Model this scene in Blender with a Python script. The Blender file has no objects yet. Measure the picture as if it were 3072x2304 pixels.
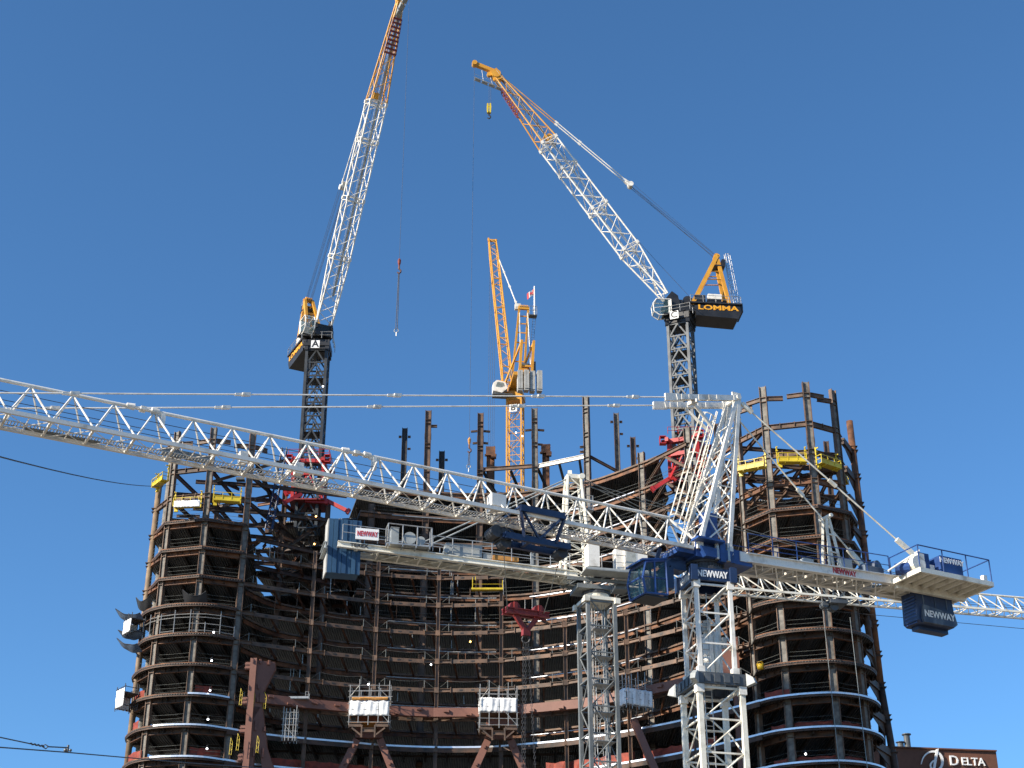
import bpy, math, random
from mathutils import Vector as V, Matrix
random.seed(11)
S = bpy.context.scene
COL = S.collection
PI = math.pi
# ------------------------------------------------------------------ camera model (eye at the origin, ground 1.7 m below)
F = 4700.0
TH = math.atan(F / 9300.0)
CT, ST = math.cos(TH), math.sin(TH)
def ray(x, y):
    xc = (x - 1536) / F; yc = (1152 - y) / F
    return xc, CT - yc * ST, ST + yc * CT
def at(x, y, Y):
    a, b, c = ray(x, y); t = Y / b
    return V((a * t, Y, c * t))
def hz(x, y, h):
    a, b, c = ray(x, y); t = h / c
    return V((a * t, b * t, h))
Zv = V((0, 0, 1))

# ------------------------------------------------------------------ materials
def mat(name, c1, c2=None, rough=.6, metal=0., scale=1.2, lo=.35, hi=.68, bump=0., streak=None, detail=6, stretch=None, fine=.12):
    m = bpy.data.materials.new(name); m.use_nodes = True
    nt = m.node_tree; b = nt.nodes['Principled BSDF']
    b.inputs['Roughness'].default_value = rough; b.inputs['Metallic'].default_value = metal
    tc = nt.nodes.new('ShaderNodeTexCoord'); mp = nt.nodes.new('ShaderNodeMapping')
    nt.links.new(tc.outputs['Object'], mp.inputs['Vector'])
    if stretch: mp.inputs['Scale'].default_value = stretch
    n = nt.nodes.new('ShaderNodeTexNoise'); n.inputs['Scale'].default_value = scale; n.inputs['Detail'].default_value = detail
    nt.links.new(mp.outputs[0], n.inputs['Vector'])
    r = nt.nodes.new('ShaderNodeValToRGB')
    r.color_ramp.elements[0].position = lo; r.color_ramp.elements[0].color = (*c1, 1)
    r.color_ramp.elements[1].position = hi; r.color_ramp.elements[1].color = (*(c2 or c1), 1)
    nt.links.new(n.outputs['Fac'], r.inputs['Fac'])
    # fine speckle that belongs to the surface
    n2 = nt.nodes.new('ShaderNodeTexNoise'); n2.inputs['Scale'].default_value = scale * 9; n2.inputs['Detail'].default_value = 3
    nt.links.new(mp.outputs[0], n2.inputs['Vector'])
    mr = nt.nodes.new('ShaderNodeMapRange'); mr.inputs['From Min'].default_value = .3; mr.inputs['From Max'].default_value = .7
    mr.inputs['To Min'].default_value = 1 - fine; mr.inputs['To Max'].default_value = 1 + fine
    nt.links.new(n2.outputs['Fac'], mr.inputs['Value'])
    mx = nt.nodes.new('ShaderNodeMix'); mx.data_type = 'RGBA'; mx.blend_type = 'MULTIPLY'; mx.inputs['Factor'].default_value = 1
    nt.links.new(r.outputs['Color'], mx.inputs['A']); nt.links.new(mr.outputs['Result'], mx.inputs['B'])
    nt.links.new(mx.outputs['Result'], b.inputs['Base Color'])
    if bump:
        bp = nt.nodes.new('ShaderNodeBump'); bp.inputs['Strength'].default_value = bump; bp.inputs['Distance'].default_value = .05
        nt.links.new(n2.outputs['Fac'], bp.inputs['Height']); nt.links.new(bp.outputs[0], b.inputs['Normal'])
    return m
def emit(name, c, s):
    m = bpy.data.materials.new(name); m.use_nodes = True
    b = m.node_tree.nodes['Principled BSDF']; b.inputs['Base Color'].default_value = (*c, 1)
    b.inputs['Emission Color'].default_value = (*c, 1); b.inputs['Emission Strength'].default_value = s
    return m
def glass(name, c, rough=.05):
    m = bpy.data.materials.new(name); m.use_nodes = True
    b = m.node_tree.nodes['Principled BSDF']; b.inputs['Base Color'].default_value = (*c, 1)
    b.inputs['Roughness'].default_value = rough; b.inputs['Alpha'].default_value = .32
    b.inputs['Specular IOR Level'].default_value = .8
    return m
M = {}
M['steel'] = mat('dark_steel', (.030, .022, .018), (.095, .048, .028), .65, .15, 1.1, bump=.2)
M['tan'] = mat('tan_pipe_coating', (.13, .085, .050), (.24, .17, .10), .65, .05, .9, bump=.2)
M['rust'] = mat('rusty_steel', (.065, .031, .018), (.22, .092, .038), .7, .1, .9, bump=.25)
M['iron'] = mat('dull_brown_steel', (.066, .046, .034), (.165, .096, .060), .65, .1, .8, bump=.2)
M['fire'] = mat('grey_column_face', (.10, .094, .083), (.22, .206, .18), .8, 0, 1.6, bump=.3)
M['black'] = mat('blackened_steel', (.018, .018, .020), (.05, .045, .042), .6, .2, 1.3, bump=.2)
M['primer'] = mat('red_brown_primer', (.15, .062, .042), (.19, .082, .056), .6, 0, .5, lo=.3, hi=.7, fine=.06)
M['silver'] = mat('bright_metal_trim', (.62, .66, .72), (.80, .82, .85), .32, .55, .7, fine=.04)
M['deck'] = mat('galvanised_deck', (.045, .044, .042), (.085, .080, .075), .6, .2, .5)
_n = M['deck'].node_tree; _w = _n.nodes.new('ShaderNodeTexWave'); _w.wave_type = 'BANDS'; _w.bands_direction = 'X'; _w.inputs['Scale'].default_value = .9; _w.inputs['Distortion'].default_value = .2
_b = _n.nodes.new('ShaderNodeBump'); _b.inputs['Strength'].default_value = .9; _b.inputs['Distance'].default_value = .12
_t = next(q for q in _n.nodes if q.type == 'TEX_COORD'); _n.links.new(_t.outputs['Object'], _w.inputs['Vector']); _n.links.new(_w.outputs['Fac'], _b.inputs['Height']); _n.links.new(_b.outputs[0], _n.nodes['Principled BSDF'].inputs['Normal'])
M['joist'] = mat('joist_steel', (.025, .021, .019), (.055, .036, .027), .7, .1, .8)
M['cable'] = mat('steel_cable', (.16, .17, .16), (.26, .27, .25), .45, .5, 3)
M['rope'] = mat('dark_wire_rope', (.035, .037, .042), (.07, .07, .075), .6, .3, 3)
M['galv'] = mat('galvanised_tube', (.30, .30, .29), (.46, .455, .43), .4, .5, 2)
M['white'] = mat('white_crane_paint', (.48, .445, .38), (.76, .73, .66), .45, 0, 1.3, lo=.28, hi=.47, fine=.07)
M['cream'] = mat('cream_crane_paint', (.42, .38, .30), (.74, .705, .60), .48, 0, 1.3, lo=.28, hi=.5, fine=.08)
M['mastgrey'] = mat('grey_mast_paint', (.115, .125, .125), (.19, .20, .195), .5, .05, .9, fine=.1)
M['greypaint'] = mat('grey_crane_paint', (.24, .26, .26), (.36, .38, .37), .45, 0, .9, fine=.08)
M['slate'] = mat('dark_grey_mast_paint', (.050, .058, .066), (.105, .115, .122), .5, .1, .9, fine=.1)
M['soot'] = mat('near_black_mast_paint', (.020, .023, .027), (.045, .050, .055), .5, .1, .9, fine=.1)
M['blackpaint'] = mat('black_machine_paint', (.010, .011, .013), (.025, .025, .028), .5, 0, .7, fine=.1)
M['yellow'] = mat('yellow_crane_paint', (.50, .225, .020), (.64, .32, .036), .42, 0, .7, lo=.3, hi=.7, fine=.07)
M['safety'] = mat('safety_yellow_paint', (.50, .36, .016), (.64, .49, .03), .45, 0, .9, lo=.3, hi=.7, fine=.07)
M['blue'] = mat('blue_crane_paint', (.012, .036, .125), (.022, .068, .235), .42, 0, 1.1, lo=.3, hi=.62, fine=.12)
M['navy'] = mat('navy_crane_paint', (.009, .022, .062), (.018, .036, .092), .4, 0, .9, fine=.12)
M['worn'] = mat('worn_navy_paint', (.035, .055, .095), (.16, .20, .24), .55, 0, 1.4, lo=.42, hi=.75, fine=.15, stretch=(1, 1, .35))
M['cwblue'] = mat('faded_blue_block', (.007, .046, .115), (.022, .075, .145), .65, 0, .9, fine=.1, stretch=(1, 1, .3))
M['concrete'] = mat('grey_concrete', (.30, .30, .28), (.42, .42, .40), .8, 0, 1.2, bump=.2)
M['red'] = mat('red_frame_paint', (.30, .012, .012), (.45, .032, .027), .45, 0, .6, lo=.3, hi=.7, fine=.08)
M['maroon'] = mat('dark_red_paint', (.14, .014, .014), (.24, .030, .026), .5, 0, 1.5, fine=.1)
M['tarp'] = mat('white_tarpaulin', (.70, .70, .70), (.84, .84, .82), .5, 0, .8, bump=.3)
M['orange'] = mat('orange_netting', (.15, .020, .009), (.30, .042, .016), .7, 0, 1.5, bump=.3)
M['net'] = mat('blue_grey_netting', (.05, .075, .12), (.10, .14, .20), .8, 0, 1.5)
M['timber'] = mat('ochre_insulation_roll', (.40, .18, .04), (.55, .27, .07), .8, 0, 2)
M['sign'] = mat('white_sign_face', (.80, .80, .78), (.84, .84, .83), .4, 0, .4, fine=.02)
M['ink'] = mat('black_lettering', (.012, .012, .014), None, .5)
M['redink'] = mat('red_lettering', (.40, .015, .022), (.48, .03, .035), .5)
M['white_ink'] = mat('white_lettering', (.78, .78, .76), (.83, .83, .81), .5)
M['gold'] = mat('gold_lettering', (.75, .33, .015), (.82, .40, .03), .45)
M['brick'] = mat('brown_tower_cladding', (.105, .042, .024), (.15, .062, .036), .75, 0, .12, lo=.3, hi=.7, fine=.12)
M['grate'] = mat('walkway_grating', (.34, .34, .32), (.46, .45, .42), .6, .2, 6)
M['glass'] = glass('cab_glass', (.05, .12, .13))
M['flagred'] = mat('flag_red', (.42, .012, .020), (.5, .02, .03), .7)
M['warm'] = emit('warm_lamp', (1, .50, .13), 5)
M['cool'] = emit('white_lamp', (.92, .95, 1), 4)
M['asphalt'] = mat('asphalt', (.045, .045, .047), (.065, .063, .06), .9, 0, .3)
M['dirt'] = mat('site_ground', (.15, .13, .098), (.21, .18, .14), .95, 0, .2)
M['helmet'] = mat('yellow_plastic', (.75, .45, .02), (.8, .5, .03), .4)

# ------------------------------------------------------------------ mesh builder
ROOT = {}
class MB:
    def __init__(s): s.v = []; s.f = []; s.m = []; s.cur = 0
    def add(s, vs, fs):
        n = len(s.v); s.v += [tuple(v) for v in vs]
        for f in fs: s.f.append(tuple(i + n for i in f)); s.m.append(s.cur)
        return s
    def box8(s, c, a, b, d):
        c, a, b, d = V(c), V(a), V(b), V(d)
        vs = [c - a - b - d, c + a - b - d, c + a + b - d, c - a + b - d, c - a - b + d, c + a - b + d, c + a + b + d, c - a + b + d]
        return s.add(vs, [(0, 3, 2, 1), (4, 5, 6, 7), (0, 1, 5, 4), (1, 2, 6, 5), (2, 3, 7, 6), (3, 0, 4, 7)])
    def box(s, c, sz, rz=0):
        q = Matrix.Rotation(rz, 3, 'Z')
        return s.box8(c, q @ V((sz[0] / 2, 0, 0)), q @ V((0, sz[1] / 2, 0)), V((0, 0, sz[2] / 2)))
    @staticmethod
    def frame(a, b, up=Zv):
        d = (V(b) - V(a)); L = d.length; d = d / L
        up = V(up)
        if abs(d.dot(up.normalized())) > .995: up = V((0, 1, 0)) if abs(d.y) < .9 else V((1, 0, 0))
        x = d.cross(up).normalized(); z = x.cross(d).normalized()
        return d, x, z, L
    def beam(s, a, b, w, h, up=Zv):
        d, x, z, L = s.frame(a, b, up)
        return s.box8((V(a) + V(b)) / 2, d * L / 2, x * w / 2, z * h / 2)
    def ib(s, a, b, D, B, up=Zv, tf=.05, tw=.045):
        d, x, z, L = s.frame(a, b, up); c = (V(a) + V(b)) / 2
        s.box8(c + z * (D / 2 - tf / 2), d * L / 2, x * B / 2, z * tf / 2)
        s.box8(c - z * (D / 2 - tf / 2), d * L / 2, x * B / 2, z * tf / 2)
        return s.box8(c, d * L / 2, x * tw / 2, z * (D / 2 - tf))
    def tube(s, a, b, r, n=6, r2=None):
        d, x, z, L = s.frame(a, b); a, b = V(a), V(b); r2 = r if r2 is None else r2
        vs = []
        for i in range(n):
            t = 2 * PI * i / n; o = x * math.cos(t) + z * math.sin(t)
            vs += [a + o * r, b + o * r2]
        fs = [(2 * i, 2 * ((i + 1) % n), 2 * ((i + 1) % n) + 1, 2 * i + 1) for i in range(n)]
        fs += [tuple(2 * i for i in reversed(range(n))), tuple(2 * i + 1 for i in range(n))]
        return s.add(vs, fs)
    def path(s, pts, r, n=5):
        for a, b in zip(pts, pts[1:]):
            if (V(b) - V(a)).length > 1e-5: s.tube(a, b, r, n)
        return s
    def sag(s, a, b, drop, r, k=8, n=5):
        a, b = V(a), V(b)
        return s.path([a.lerp(b, i / k) - Zv * drop * 4 * (i / k) * (1 - i / k) for i in range(k + 1)], r, n)
    def prism(s, pts, o, ax, ay, az):
        o, ax, ay, az = V(o), V(ax), V(ay), V(az); n = len(pts)
        vs = [o + ax * p[0] + ay * p[1] for p in pts] + [o + ax * p[0] + ay * p[1] + az for p in pts]
        fs = [tuple(reversed(range(n))), tuple(range(n, 2 * n))] + [(i, (i + 1) % n, (i + 1) % n + n, i + n) for i in range(n)]
        return s.add(vs, fs)
    def poly(s, pts, z0, z1):
        return s.prism(pts, (0, 0, z0), (1, 0, 0), (0, 1, 0), (0, 0, z1 - z0))
    def strip(s, pts, z0, z1, t=.04):          # vertical curved plate along a plan polyline
        for p, q in zip(pts, pts[1:]):
            s.beam((p[0], p[1], (z0 + z1) / 2), (q[0], q[1], (z0 + z1) / 2), t, z1 - z0)
        return s
    def ball(s, c, r, n=8, m=6):
        c = V(c); vs = [c + V((0, 0, r))]
        for j in range(1, m):
            for i in range(n):
                a = 2 * PI * i / n; b = PI * j / m
                vs.append(c + V((math.cos(a) * math.sin(b), math.sin(a) * math.sin(b), math.cos(b))) * r)
        vs.append(c - V((0, 0, r)))
        fs = [(0, 1 + i, 1 + (i + 1) % n) for i in range(n)]
        for j in range(m - 2):
            for i in range(n):
                p = 1 + j * n; fs.append((p + i, p + n + i, p + n + (i + 1) % n, p + (i + 1) % n))
        p = 1 + (m - 2) * n; e = len(vs) - 1
        fs += [(e, p + (i + 1) % n, p + i) for i in range(n)]
        return s.add(vs, fs)
    def ring(s, c, ax, ay, r, t, n=14):
        c, ax, ay = V(c), V(ax), V(ay)
        return s.path([c + (ax * math.cos(2 * PI * i / n) + ay * math.sin(2 * PI * i / n)) * r for i in range(n + 1)], t, 4)
    def build(s, name, m, parent=None, smooth=False, label=None):
        me = bpy.data.meshes.new(name)
        o = bpy.data.objects.new(name, me); COL.objects.link(o)
        off = V((0, 0, 0))
        if parent is not None:
            o.parent = parent; off = ROOT[parent.name]
        ROOT[o.name] = off
        me.from_pydata([tuple(V(v) - off) for v in s.v], [], s.f)
        ms = m if isinstance(m, (list, tuple)) else [m]
        for k in ms: me.materials.append(M[k])
        if len(ms) > 1: me.polygons.foreach_set('material_index', s.m)
        if smooth: me.polygons.foreach_set('use_smooth', [True] * len(me.polygons))
        me.update()
        if label: o['label'] = label
        return o
def tag(o, label, cat=None, group=None, kind=None):
    if label: o['label'] = label
    if cat: o['category'] = cat
    if group: o['group'] = group
    if kind: o['kind'] = kind
    return o
def thing(name, label, cat, loc=(0, 0, 0), group=None):
    o = bpy.data.objects.new(name, None); COL.objects.link(o); o.location = loc
    o.empty_display_size = .5; ROOT[o.name] = V(loc)
    return tag(o, label, cat, group)
def copy_thing(r, loc, rz, label):
    c = r.copy(); COL.objects.link(c); c.location = loc; c.rotation_euler = (0, 0, rz); c['label'] = label
    ROOT[c.name] = V(loc)
    def rec(src, dst):
        for ch in list(src.children):
            d = ch.copy(); COL.objects.link(d); d.parent = dst; rec(ch, d)
    rec(r, c)
    return c
def lettering(txt, size, origin, right, up, m, parent, name='lettering', depth=.03, bold=0., squeeze=1.):
    cu = bpy.data.curves.new('t', 'FONT'); cu.body = txt; cu.size = size; cu.extrude = depth / 2; cu.offset = bold
    cu.align_x = 'CENTER'; cu.align_y = 'CENTER'; cu.resolution_u = 3
    o = bpy.data.objects.new('t', cu); COL.objects.link(o)
    bpy.context.view_layer.update()
    src = o.to_mesh(); right = V(right).normalized(); up = V(up).normalized(); nrm = right.cross(up)
    mb = MB()
    mb.add([V(origin) + right * v.co.x * squeeze + up * v.co.y + nrm * v.co.z for v in src.vertices], [tuple(p.vertices) for p in src.polygons])
    o.to_mesh_clear(); bpy.data.objects.remove(o); bpy.data.curves.remove(cu)
    return mb.build(name, m, parent)
def spline(P, step=.6):
    out = []
    n = len(P)
    for i in range(n - 1):
        p0 = V((*P[max(i - 1, 0)], 0)); p1 = V((*P[i], 0)); p2 = V((*P[i + 1], 0)); p3 = V((*P[min(i + 2, n - 1)], 0))
        k = max(1, int((p2 - p1).length / step))
        for j in range(k):
            t = j / k
            q = .5 * ((2 * p1) + (p2 - p0) * t + (2 * p0 - 5 * p1 + 4 * p2 - p3) * t * t + (3 * p1 - p0 - 3 * p2 + p3) * t ** 3)
            out.append((q.x, q.y))
    out.append(P[-1])
    return out
# ------------------------------------------------------------------ sun, sky, camera
SAZ, SEL = math.radians(60), math.radians(29)       # sun: 60 deg left of straight behind the camera, 29 deg up
sdir = V((-math.sin(SAZ) * math.cos(SEL), -math.cos(SAZ) * math.cos(SEL), math.sin(SEL)))
sl = bpy.data.lights.new('sun', 'SUN'); sl.energy = 5.0; sl.angle = math.radians(.5); sl.color = (1, .90, .76)
so = bpy.data.objects.new('sun', sl); COL.objects.link(so); so.rotation_euler = sdir.to_track_quat('Z', 'Y').to_euler(); so.location = (-60, -60, 120)
W = bpy.data.worlds.new('World'); S.world = W; W.use_nodes = True
nt = W.node_tree; bg = nt.nodes['Background']; sky = nt.nodes.new('ShaderNodeTexSky')
sky.sky_type = 'NISHITA'; sky.sun_disc = False; sky.sun_elevation = SEL; sky.sun_rotation = math.atan2(sdir.x, sdir.y)
sky.air_density = 1.0; sky.dust_density = .25; sky.ozone_density = 8.0; sky.altitude = 1000
hs = nt.nodes.new('ShaderNodeHueSaturation'); hs.inputs['Hue'].default_value = .4935; hs.inputs['Saturation'].default_value = 1.03
nt.links.new(sky.outputs[0], hs.inputs['Color']); nt.links.new(hs.outputs[0], bg.inputs[0]); bg.inputs[1].default_value = .106
cam = bpy.data.cameras.new('camera'); co = bpy.data.objects.new('camera', cam); COL.objects.link(co)
co.location = (0, 0, 0); co.rotation_euler = (PI / 2 + TH, 0, 0)
cam.sensor_width = 36; cam.lens = F / 3072 * 36; cam.clip_start = .5; cam.clip_end = 6000
S.camera = co
S.view_settings.view_transform = 'Standard'; S.view_settings.look = 'None'; S.view_settings.exposure = .85; S.view_settings.gamma = 1
# ------------------------------------------------------------------ ground
g = MB(); g.add([(-3000, -3000, -1.7), (3000, -3000, -1.7), (3000, 3000, -1.7), (-3000, 3000, -1.7)], [(0, 1, 2, 3)])
tag(g.build('ground', 'dirt'), 'bare grey brown city ground reaching to the horizon', None, None, 'structure')
g = MB(); g.add([(-400, -6, -1.696), (400, -6, -1.696), (400, 10, -1.696), (-400, 10, -1.696)], [(0, 1, 2, 3)])
tag(g.build('road', 'asphalt'), 'dark asphalt street in front of the building site', None, None, 'structure')
# ================================================================== THE TOWER UNDER CONSTRUCTION
FH = 4.08
def lev(k): return 51.9 + FH * k
OUTL = spline([(-51.2, 210.5), (-51.5, 208.2), (-51.2, 206.2), (-49.7, 203.1), (-48.1, 201.4), (-45.6, 200.1), (-42.1, 199.6), (-39.4, 200.1), (-37.0, 201.7)])
OUTC = spline([(-37.0, 201.7), (-33.5, 204.3), (-28.1, 206.8), (-21.7, 209.1), (-17.4, 210.7), (-10.7, 211.8), (-3.9, 211.7), (.6, 210.5), (9.3, 207.0), (19.9, 199.4), (27.5, 191.7), (30.3, 188.5)])
OUTR = spline([(30.3, 188.5), (31.7, 187.0), (33.9, 185.8), (36.1, 185.1), (38.6, 184.8), (40.9, 185.4), (42.7, 186.4), (44.4, 188.2), (45.5, 190.6), (45.6, 193.2)])
BACK = spline([(45.6, 193.2), (45.2, 202), (41, 214), (30, 230), (14, 241), (-4, 246), (-22, 243), (-36, 234), (-47, 222), (-51.2, 210.5)], 3)
INN = spline([(-37.0, 204.5), (-33.5, 211.0), (-28, 214.8), (-21, 217.6), (-10.7, 219.8), (-3.9, 220.3), (3, 219.2), (10, 216), (13, 214.4), (19.8, 207.7), (25, 201.3), (28.7, 196.5), (30.8, 192.5)], 1.5)
def Yon(curve, X):
    for p, q in zip(curve, curve[1:]):
        if min(p[0], q[0]) <= X <= max(p[0], q[0]) and p[0] != q[0]:
            return p[1] + (q[1] - p[1]) * (X - p[0]) / (q[0] - p[0])
    return curve[-1][1]
def off(curve, d):              # move a plan curve inwards (away from the viewer's side, to the left of travel)
    out = []
    for i, p in enumerate(curve):
        a = curve[max(i - 1, 0)]; b = curve[min(i + 1, len(curve) - 1)]
        t = V((b[0] - a[0], b[1] - a[1])).normalized()
        out.append((p[0] - t.y * d, p[1] + t.x * d))
    return out
T = thing('office_tower', 'unfinished crescent shaped steel office tower with open floors and rusty beams', 'building', (0, 215, -1.7))
def deckpart(k, pts, joists=True):
    z = lev(k)
    d = MB(); d.poly(pts, z - .22, z - .02)
    o = d.build('floor_deck', 'deck', T)
    xs = [p[0] for p in pts]; ys = [p[1] for p in pts]
    def inside(x, y):
        c = False; n = len(pts)
        for i in range(n):
            (x1, y1), (x2, y2) = pts[i], pts[(i + 1) % n]
            if (y1 > y) != (y2 > y) and x < (x2 - x1) * (y - y1) / (y2 - y1) + x1: c = not c
        return c
    x = math.ceil(min(xs) / 3) * 3.0; cols = []
    while joists and x < max(xs):              # beams under the deck, clipped to its outline
        y = min(ys); st = None
        while y < min(max(ys), min(ys) + 34):
            y += .5; ins = inside(x, y) and inside(x - .3, y) and inside(x + .3, y)
            if ins and st is None: st = y + .3
            if not ins and st is not None:
                if y - st > 2: cols.append((x, st, y - 1))
                st = None
        if st is not None and y - st > 2: cols.append((x, st, y - 1))
        x += 3
    comp = []
    for c in cols:
        for g in comp:
            if any(abs(c[0] - q[0]) < 3.1 and min(c[2], q[2]) - max(c[1], q[1]) > .6 for q in g): g.append(c); break
        else: comp.append([c])
    for g in comp:
        j = MB()
        for c in g: j.ib((c[0], c[1], z - .47), (c[0], c[2], z - .47), .5, .24)
        for i, c in enumerate(g):
            for q in g[:i]:
                lo, hi = max(c[1], q[1]), min(c[2], q[2])
                if abs(c[0] - q[0]) < 3.1 and c[0] != q[0] and hi - lo > .6:
                    j.beam((q[0], (lo + hi) / 2, z - .5), (c[0], (lo + hi) / 2, z - .5), .14, .3); break
        j.build('joist', 'joist', o)
    return o
DK = {}
cut = lambda c, lo, hi: [p for p in c if lo <= p[0] <= hi]
LT_close = [(-36.6, 204.0), (-37.2, 212), (-39, 229)]
LBACK = [p for p in BACK if p[0] < -38 and p[1] > 205]
RBACK = [p for p in BACK if p[0] > 32]
CBACK = [p for p in BACK if -30 < p[0] < 24]
for k in range(-3, 1): DK[('f', k)] = deckpart(k, OUTL[:-1] + OUTC[:-1] + OUTR[:-1] + BACK[:-1])
for k in range(1, 5): DK[('f', k)] = deckpart(k, OUTL + INN[1:-1] + OUTR[:-1] + BACK[:-1])
SL_ = [(-51.0, 207.2), (-47.9, 201.3), (-42.1, 199.75), (-36.7, 201.8)]; SR_ = [(30.3, 190.6), (33.2, 186.6), (39.0, 185.1), (43.7, 187.5), (45.3, 191.2)]
DK[('f', 5)] = deckpart(5, SL_ + INN[1:-1] + SR_ + BACK[:-1])
for k in (6, 7):
    DK[('l', k)] = deckpart(k, SL_ + LT_close + LBACK[:-1])
    DK[('c', k)] = deckpart(k, cut(INN, -23, 21) + [(24, 222)] + CBACK)
for k in (6, 7): deckpart(k, [(-38.6, 221), (-24, 217.5), (-23.5, 243), (-37, 232)])
for k in (8, 9): deckpart(k, [(-37.5, 222), (-23.5, 220), (-23.5, 243), (-36.5, 233)])
deckpart(8, [(31, 203.5), (44.5, 202.5), (40.5, 214), (33, 225), (25, 219)])
DK[('r', 6)] = deckpart(6, SR_ + RBACK + [(31, 204), (30.6, 193)])
for k in (8, 9, 10): DK[('c', k)] = deckpart(k, cut(INN, -23, 21) + [(24, 222)] + CBACK)
# ---- columns
def column(x, y, z0, z1, ang, d=.84, b=.55, web='fire', fl='iron', pl=True):
    """I-section column with its web facing out; ang = plan direction of the outward normal"""
    m = MB(); n = V((math.cos(ang), math.sin(ang), 0)); t = V((-n.y, n.x, 0)); c = V((x, y, (z0 + z1) / 2)); H = (z1 - z0) / 2
    for s in (-1, 1): m.box8(c + t * s * (d / 2 - .04), t * .04, n * b / 2, Zv * H)
    m.cur = 1; m.box8(c, t * (d / 2 - .08), n * .05, Zv * H); m.cur = 0
    if pl:
        k = math.ceil((z0 - 51.9) / FH)
        while lev(k) < z1:
            if lev(k) > 40:
                for dz in (-.16, -.80): m.box8((x, y, lev(k) + dz), t * (d / 2 - .081), n * (b / 2 - .01), Zv * .03)
                z = lev(k) + 1.1       # splice plates
                if k % 2 == 0 and z + .5 < z1:
                    for s in (-1, 1): m.box8(V((x, y, z)) + t * s * (d / 2 + .022), t * .02, n * b * .42, Zv * .45)
            k += 1
    return m.build('column', [fl, web], T)
def stubs(x, y, z, ang, L=2.0, sides=(-1, 1), bend=.35, D=.62):
    m = MB(); n = V((math.cos(ang), math.sin(ang), 0)); t = V((-n.y, n.x, 0))
    for s in sides:
        dirv = (t * s - n * bend).normalized()
        a = V((x, y, z)) + t * s * .5
        m.ib(a, a + dirv * L, D, .34)
    return m.build('stub_beam', 'iron', T)
colL = [(-47.5, 201.9, -118), (-42.1, 200.5, -92), (-36.9, 202.5, -68)]
for x, y, a in colL:
    column(x, y, 30, 94.4, math.radians(a)); stubs(x, y, lev(10) - .35, math.radians(a))
# the round columns at the left edge
m = MB(); m.tube((-50.6, 206.0, 30), (-50.3, 206.0, 89.2), .42, 14); m.build('pipe_column', 'tan', T, True)
m = MB()
for k in range(-3, 10):
    m.box((-50.4, 206.0, lev(k) - .3), (1.15, .9, .10)); m.box((-50.4, 206.0, lev(k) - .8), (1.05, .8, .06))
m.build('collar_plate', 'steel', T)
m = MB(); m.tube((-50.0, 209.2, 30), (-49.6, 209.2, 94), .50, 14); m.build('pipe_column', 'fire', T, True)
colR = [(30.5, 191.6, -150), (33.5, 187.3, -112), (39.0, 185.9, -88), (43.0, 188.2, -52)]
for x, y, a in colR:
    web = 'fire'; top = 94.2 if x > 31 else 92.4
    column(x, y, 30, top, math.radians(a), .92 if x > 31 else .84)
    stubs(x, y, lev(10) - .35, math.radians(a), 2.1, (-1, 1) if x < 42 else (-1,))
# outer diagrid on the right edge
def pipe(a, b, r, mt='steel', nm='diagrid_pipe'):
    m = MB(); m.tube(a, b, r, 14); return m.build(nm, mt, T, True)
Pt = V((46.4, 194.6, 92.6)); Pm = V((47.0, 195.6, lev(1))); Pb = V((49.2, 197.5, 30))
pipe(Pm, Pt, .46, 'rust'); pipe(Pb, Pm, .46, 'steel')
pipe(V((46.6, 201.5, 30)), Pm + V((.1, .9, 0)), .44, 'steel'); pipe(Pm + V((-.25, .9, 0)), V((44.8, 190.6, lev(3.3))), .40, 'steel')
for k in range(-2, 10):
    f = (lev(k) - Pm.z) / (Pt.z - Pm.z) if lev(k) > Pm.z else (lev(k) - Pm.z) / (Pm.z - Pb.z)
    p = Pm.lerp(Pt, f) if f >= 0 else Pm.lerp(Pb, -f)
    m = MB(); q = V((44.4, 191.2, lev(k) - .55)); e = V((p.x - .3, p.y, lev(k) - .55))
    m.beam(q, e, .5, .9); m.prism([(0, 0), (2.0, 0), (2.0, -.1), (0, -1.7)], e - V((2.0, .1, .45)), (1, 0, 0), (0, 0, 1), (0, .2, 0)) if False else None
    m.prism([(0, -.42), (1, -.42), (1, -1.9)], q, (e - q), (0, 0, 1), (0, .22, 0))
    m.box(p + V((0, 0, -.5)), (1.25, 1.1, .09)); m.box(p + V((0, 0, .1)), (1.2, 1.0, .07))
    m.build('bracket', 'steel', T)
# ---- rings round the two rounded ends
def towering(k, curve, cols, silver=None, part=None):
    z = lev(k)
    d = DK.get(('f', k)) or DK.get((part, k))
    m = MB(); m.strip(curve, z - .11, z + .01, .05)
    m.build('slab_edge', 'rust', d)
    m = MB(); m.strip(off(curve, .09), z - .42, z - .115, .05); m.build('edge_angle', 'steel', d)
    if silver:
        m = MB(); m.strip(off(silver, -.035), z - .16, z + .06, .03)
        m.build('edge_trim', 'silver', d)
    m = MB()
    for a, b in zip(cols, cols[1:]):
        A = V((a[0], a[1], z - .62)); B = V((b[0], b[1], z - .62)); u = (B - A).normalized()
        m.cur = 0; m.ib(A + u * .5, B - u * .5, .66, .38); m.cur = 1; m.box8((A + B) / 2 - Zv * .352, u * ((B - A).length / 2 - .5), u.cross(Zv) * .22, Zv * .02); m.cur = 0  # rust strip colours in the sunlight caught along the bottom flange
        n = max(2, int((B - A).length / 1.6))
        for i in range(1, n): m.box8(A.lerp(B, i / n), u * .03, u.cross(Zv) * .17, Zv * .3)
    m.build('spandrel_beam', ['rust' if k > 4 else 'steel', 'rust'], d)
    m = MB()                                                # guard cables between the columns
    for a, b in zip(cols, cols[1:]):
        for hh in (.55, 1.05, 1.6): m.sag((a[0], a[1], z + hh), (b[0], b[1], z + hh), .04, .024, 3, 4)
    m.build('guard_cable', 'cable', d)
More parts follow.
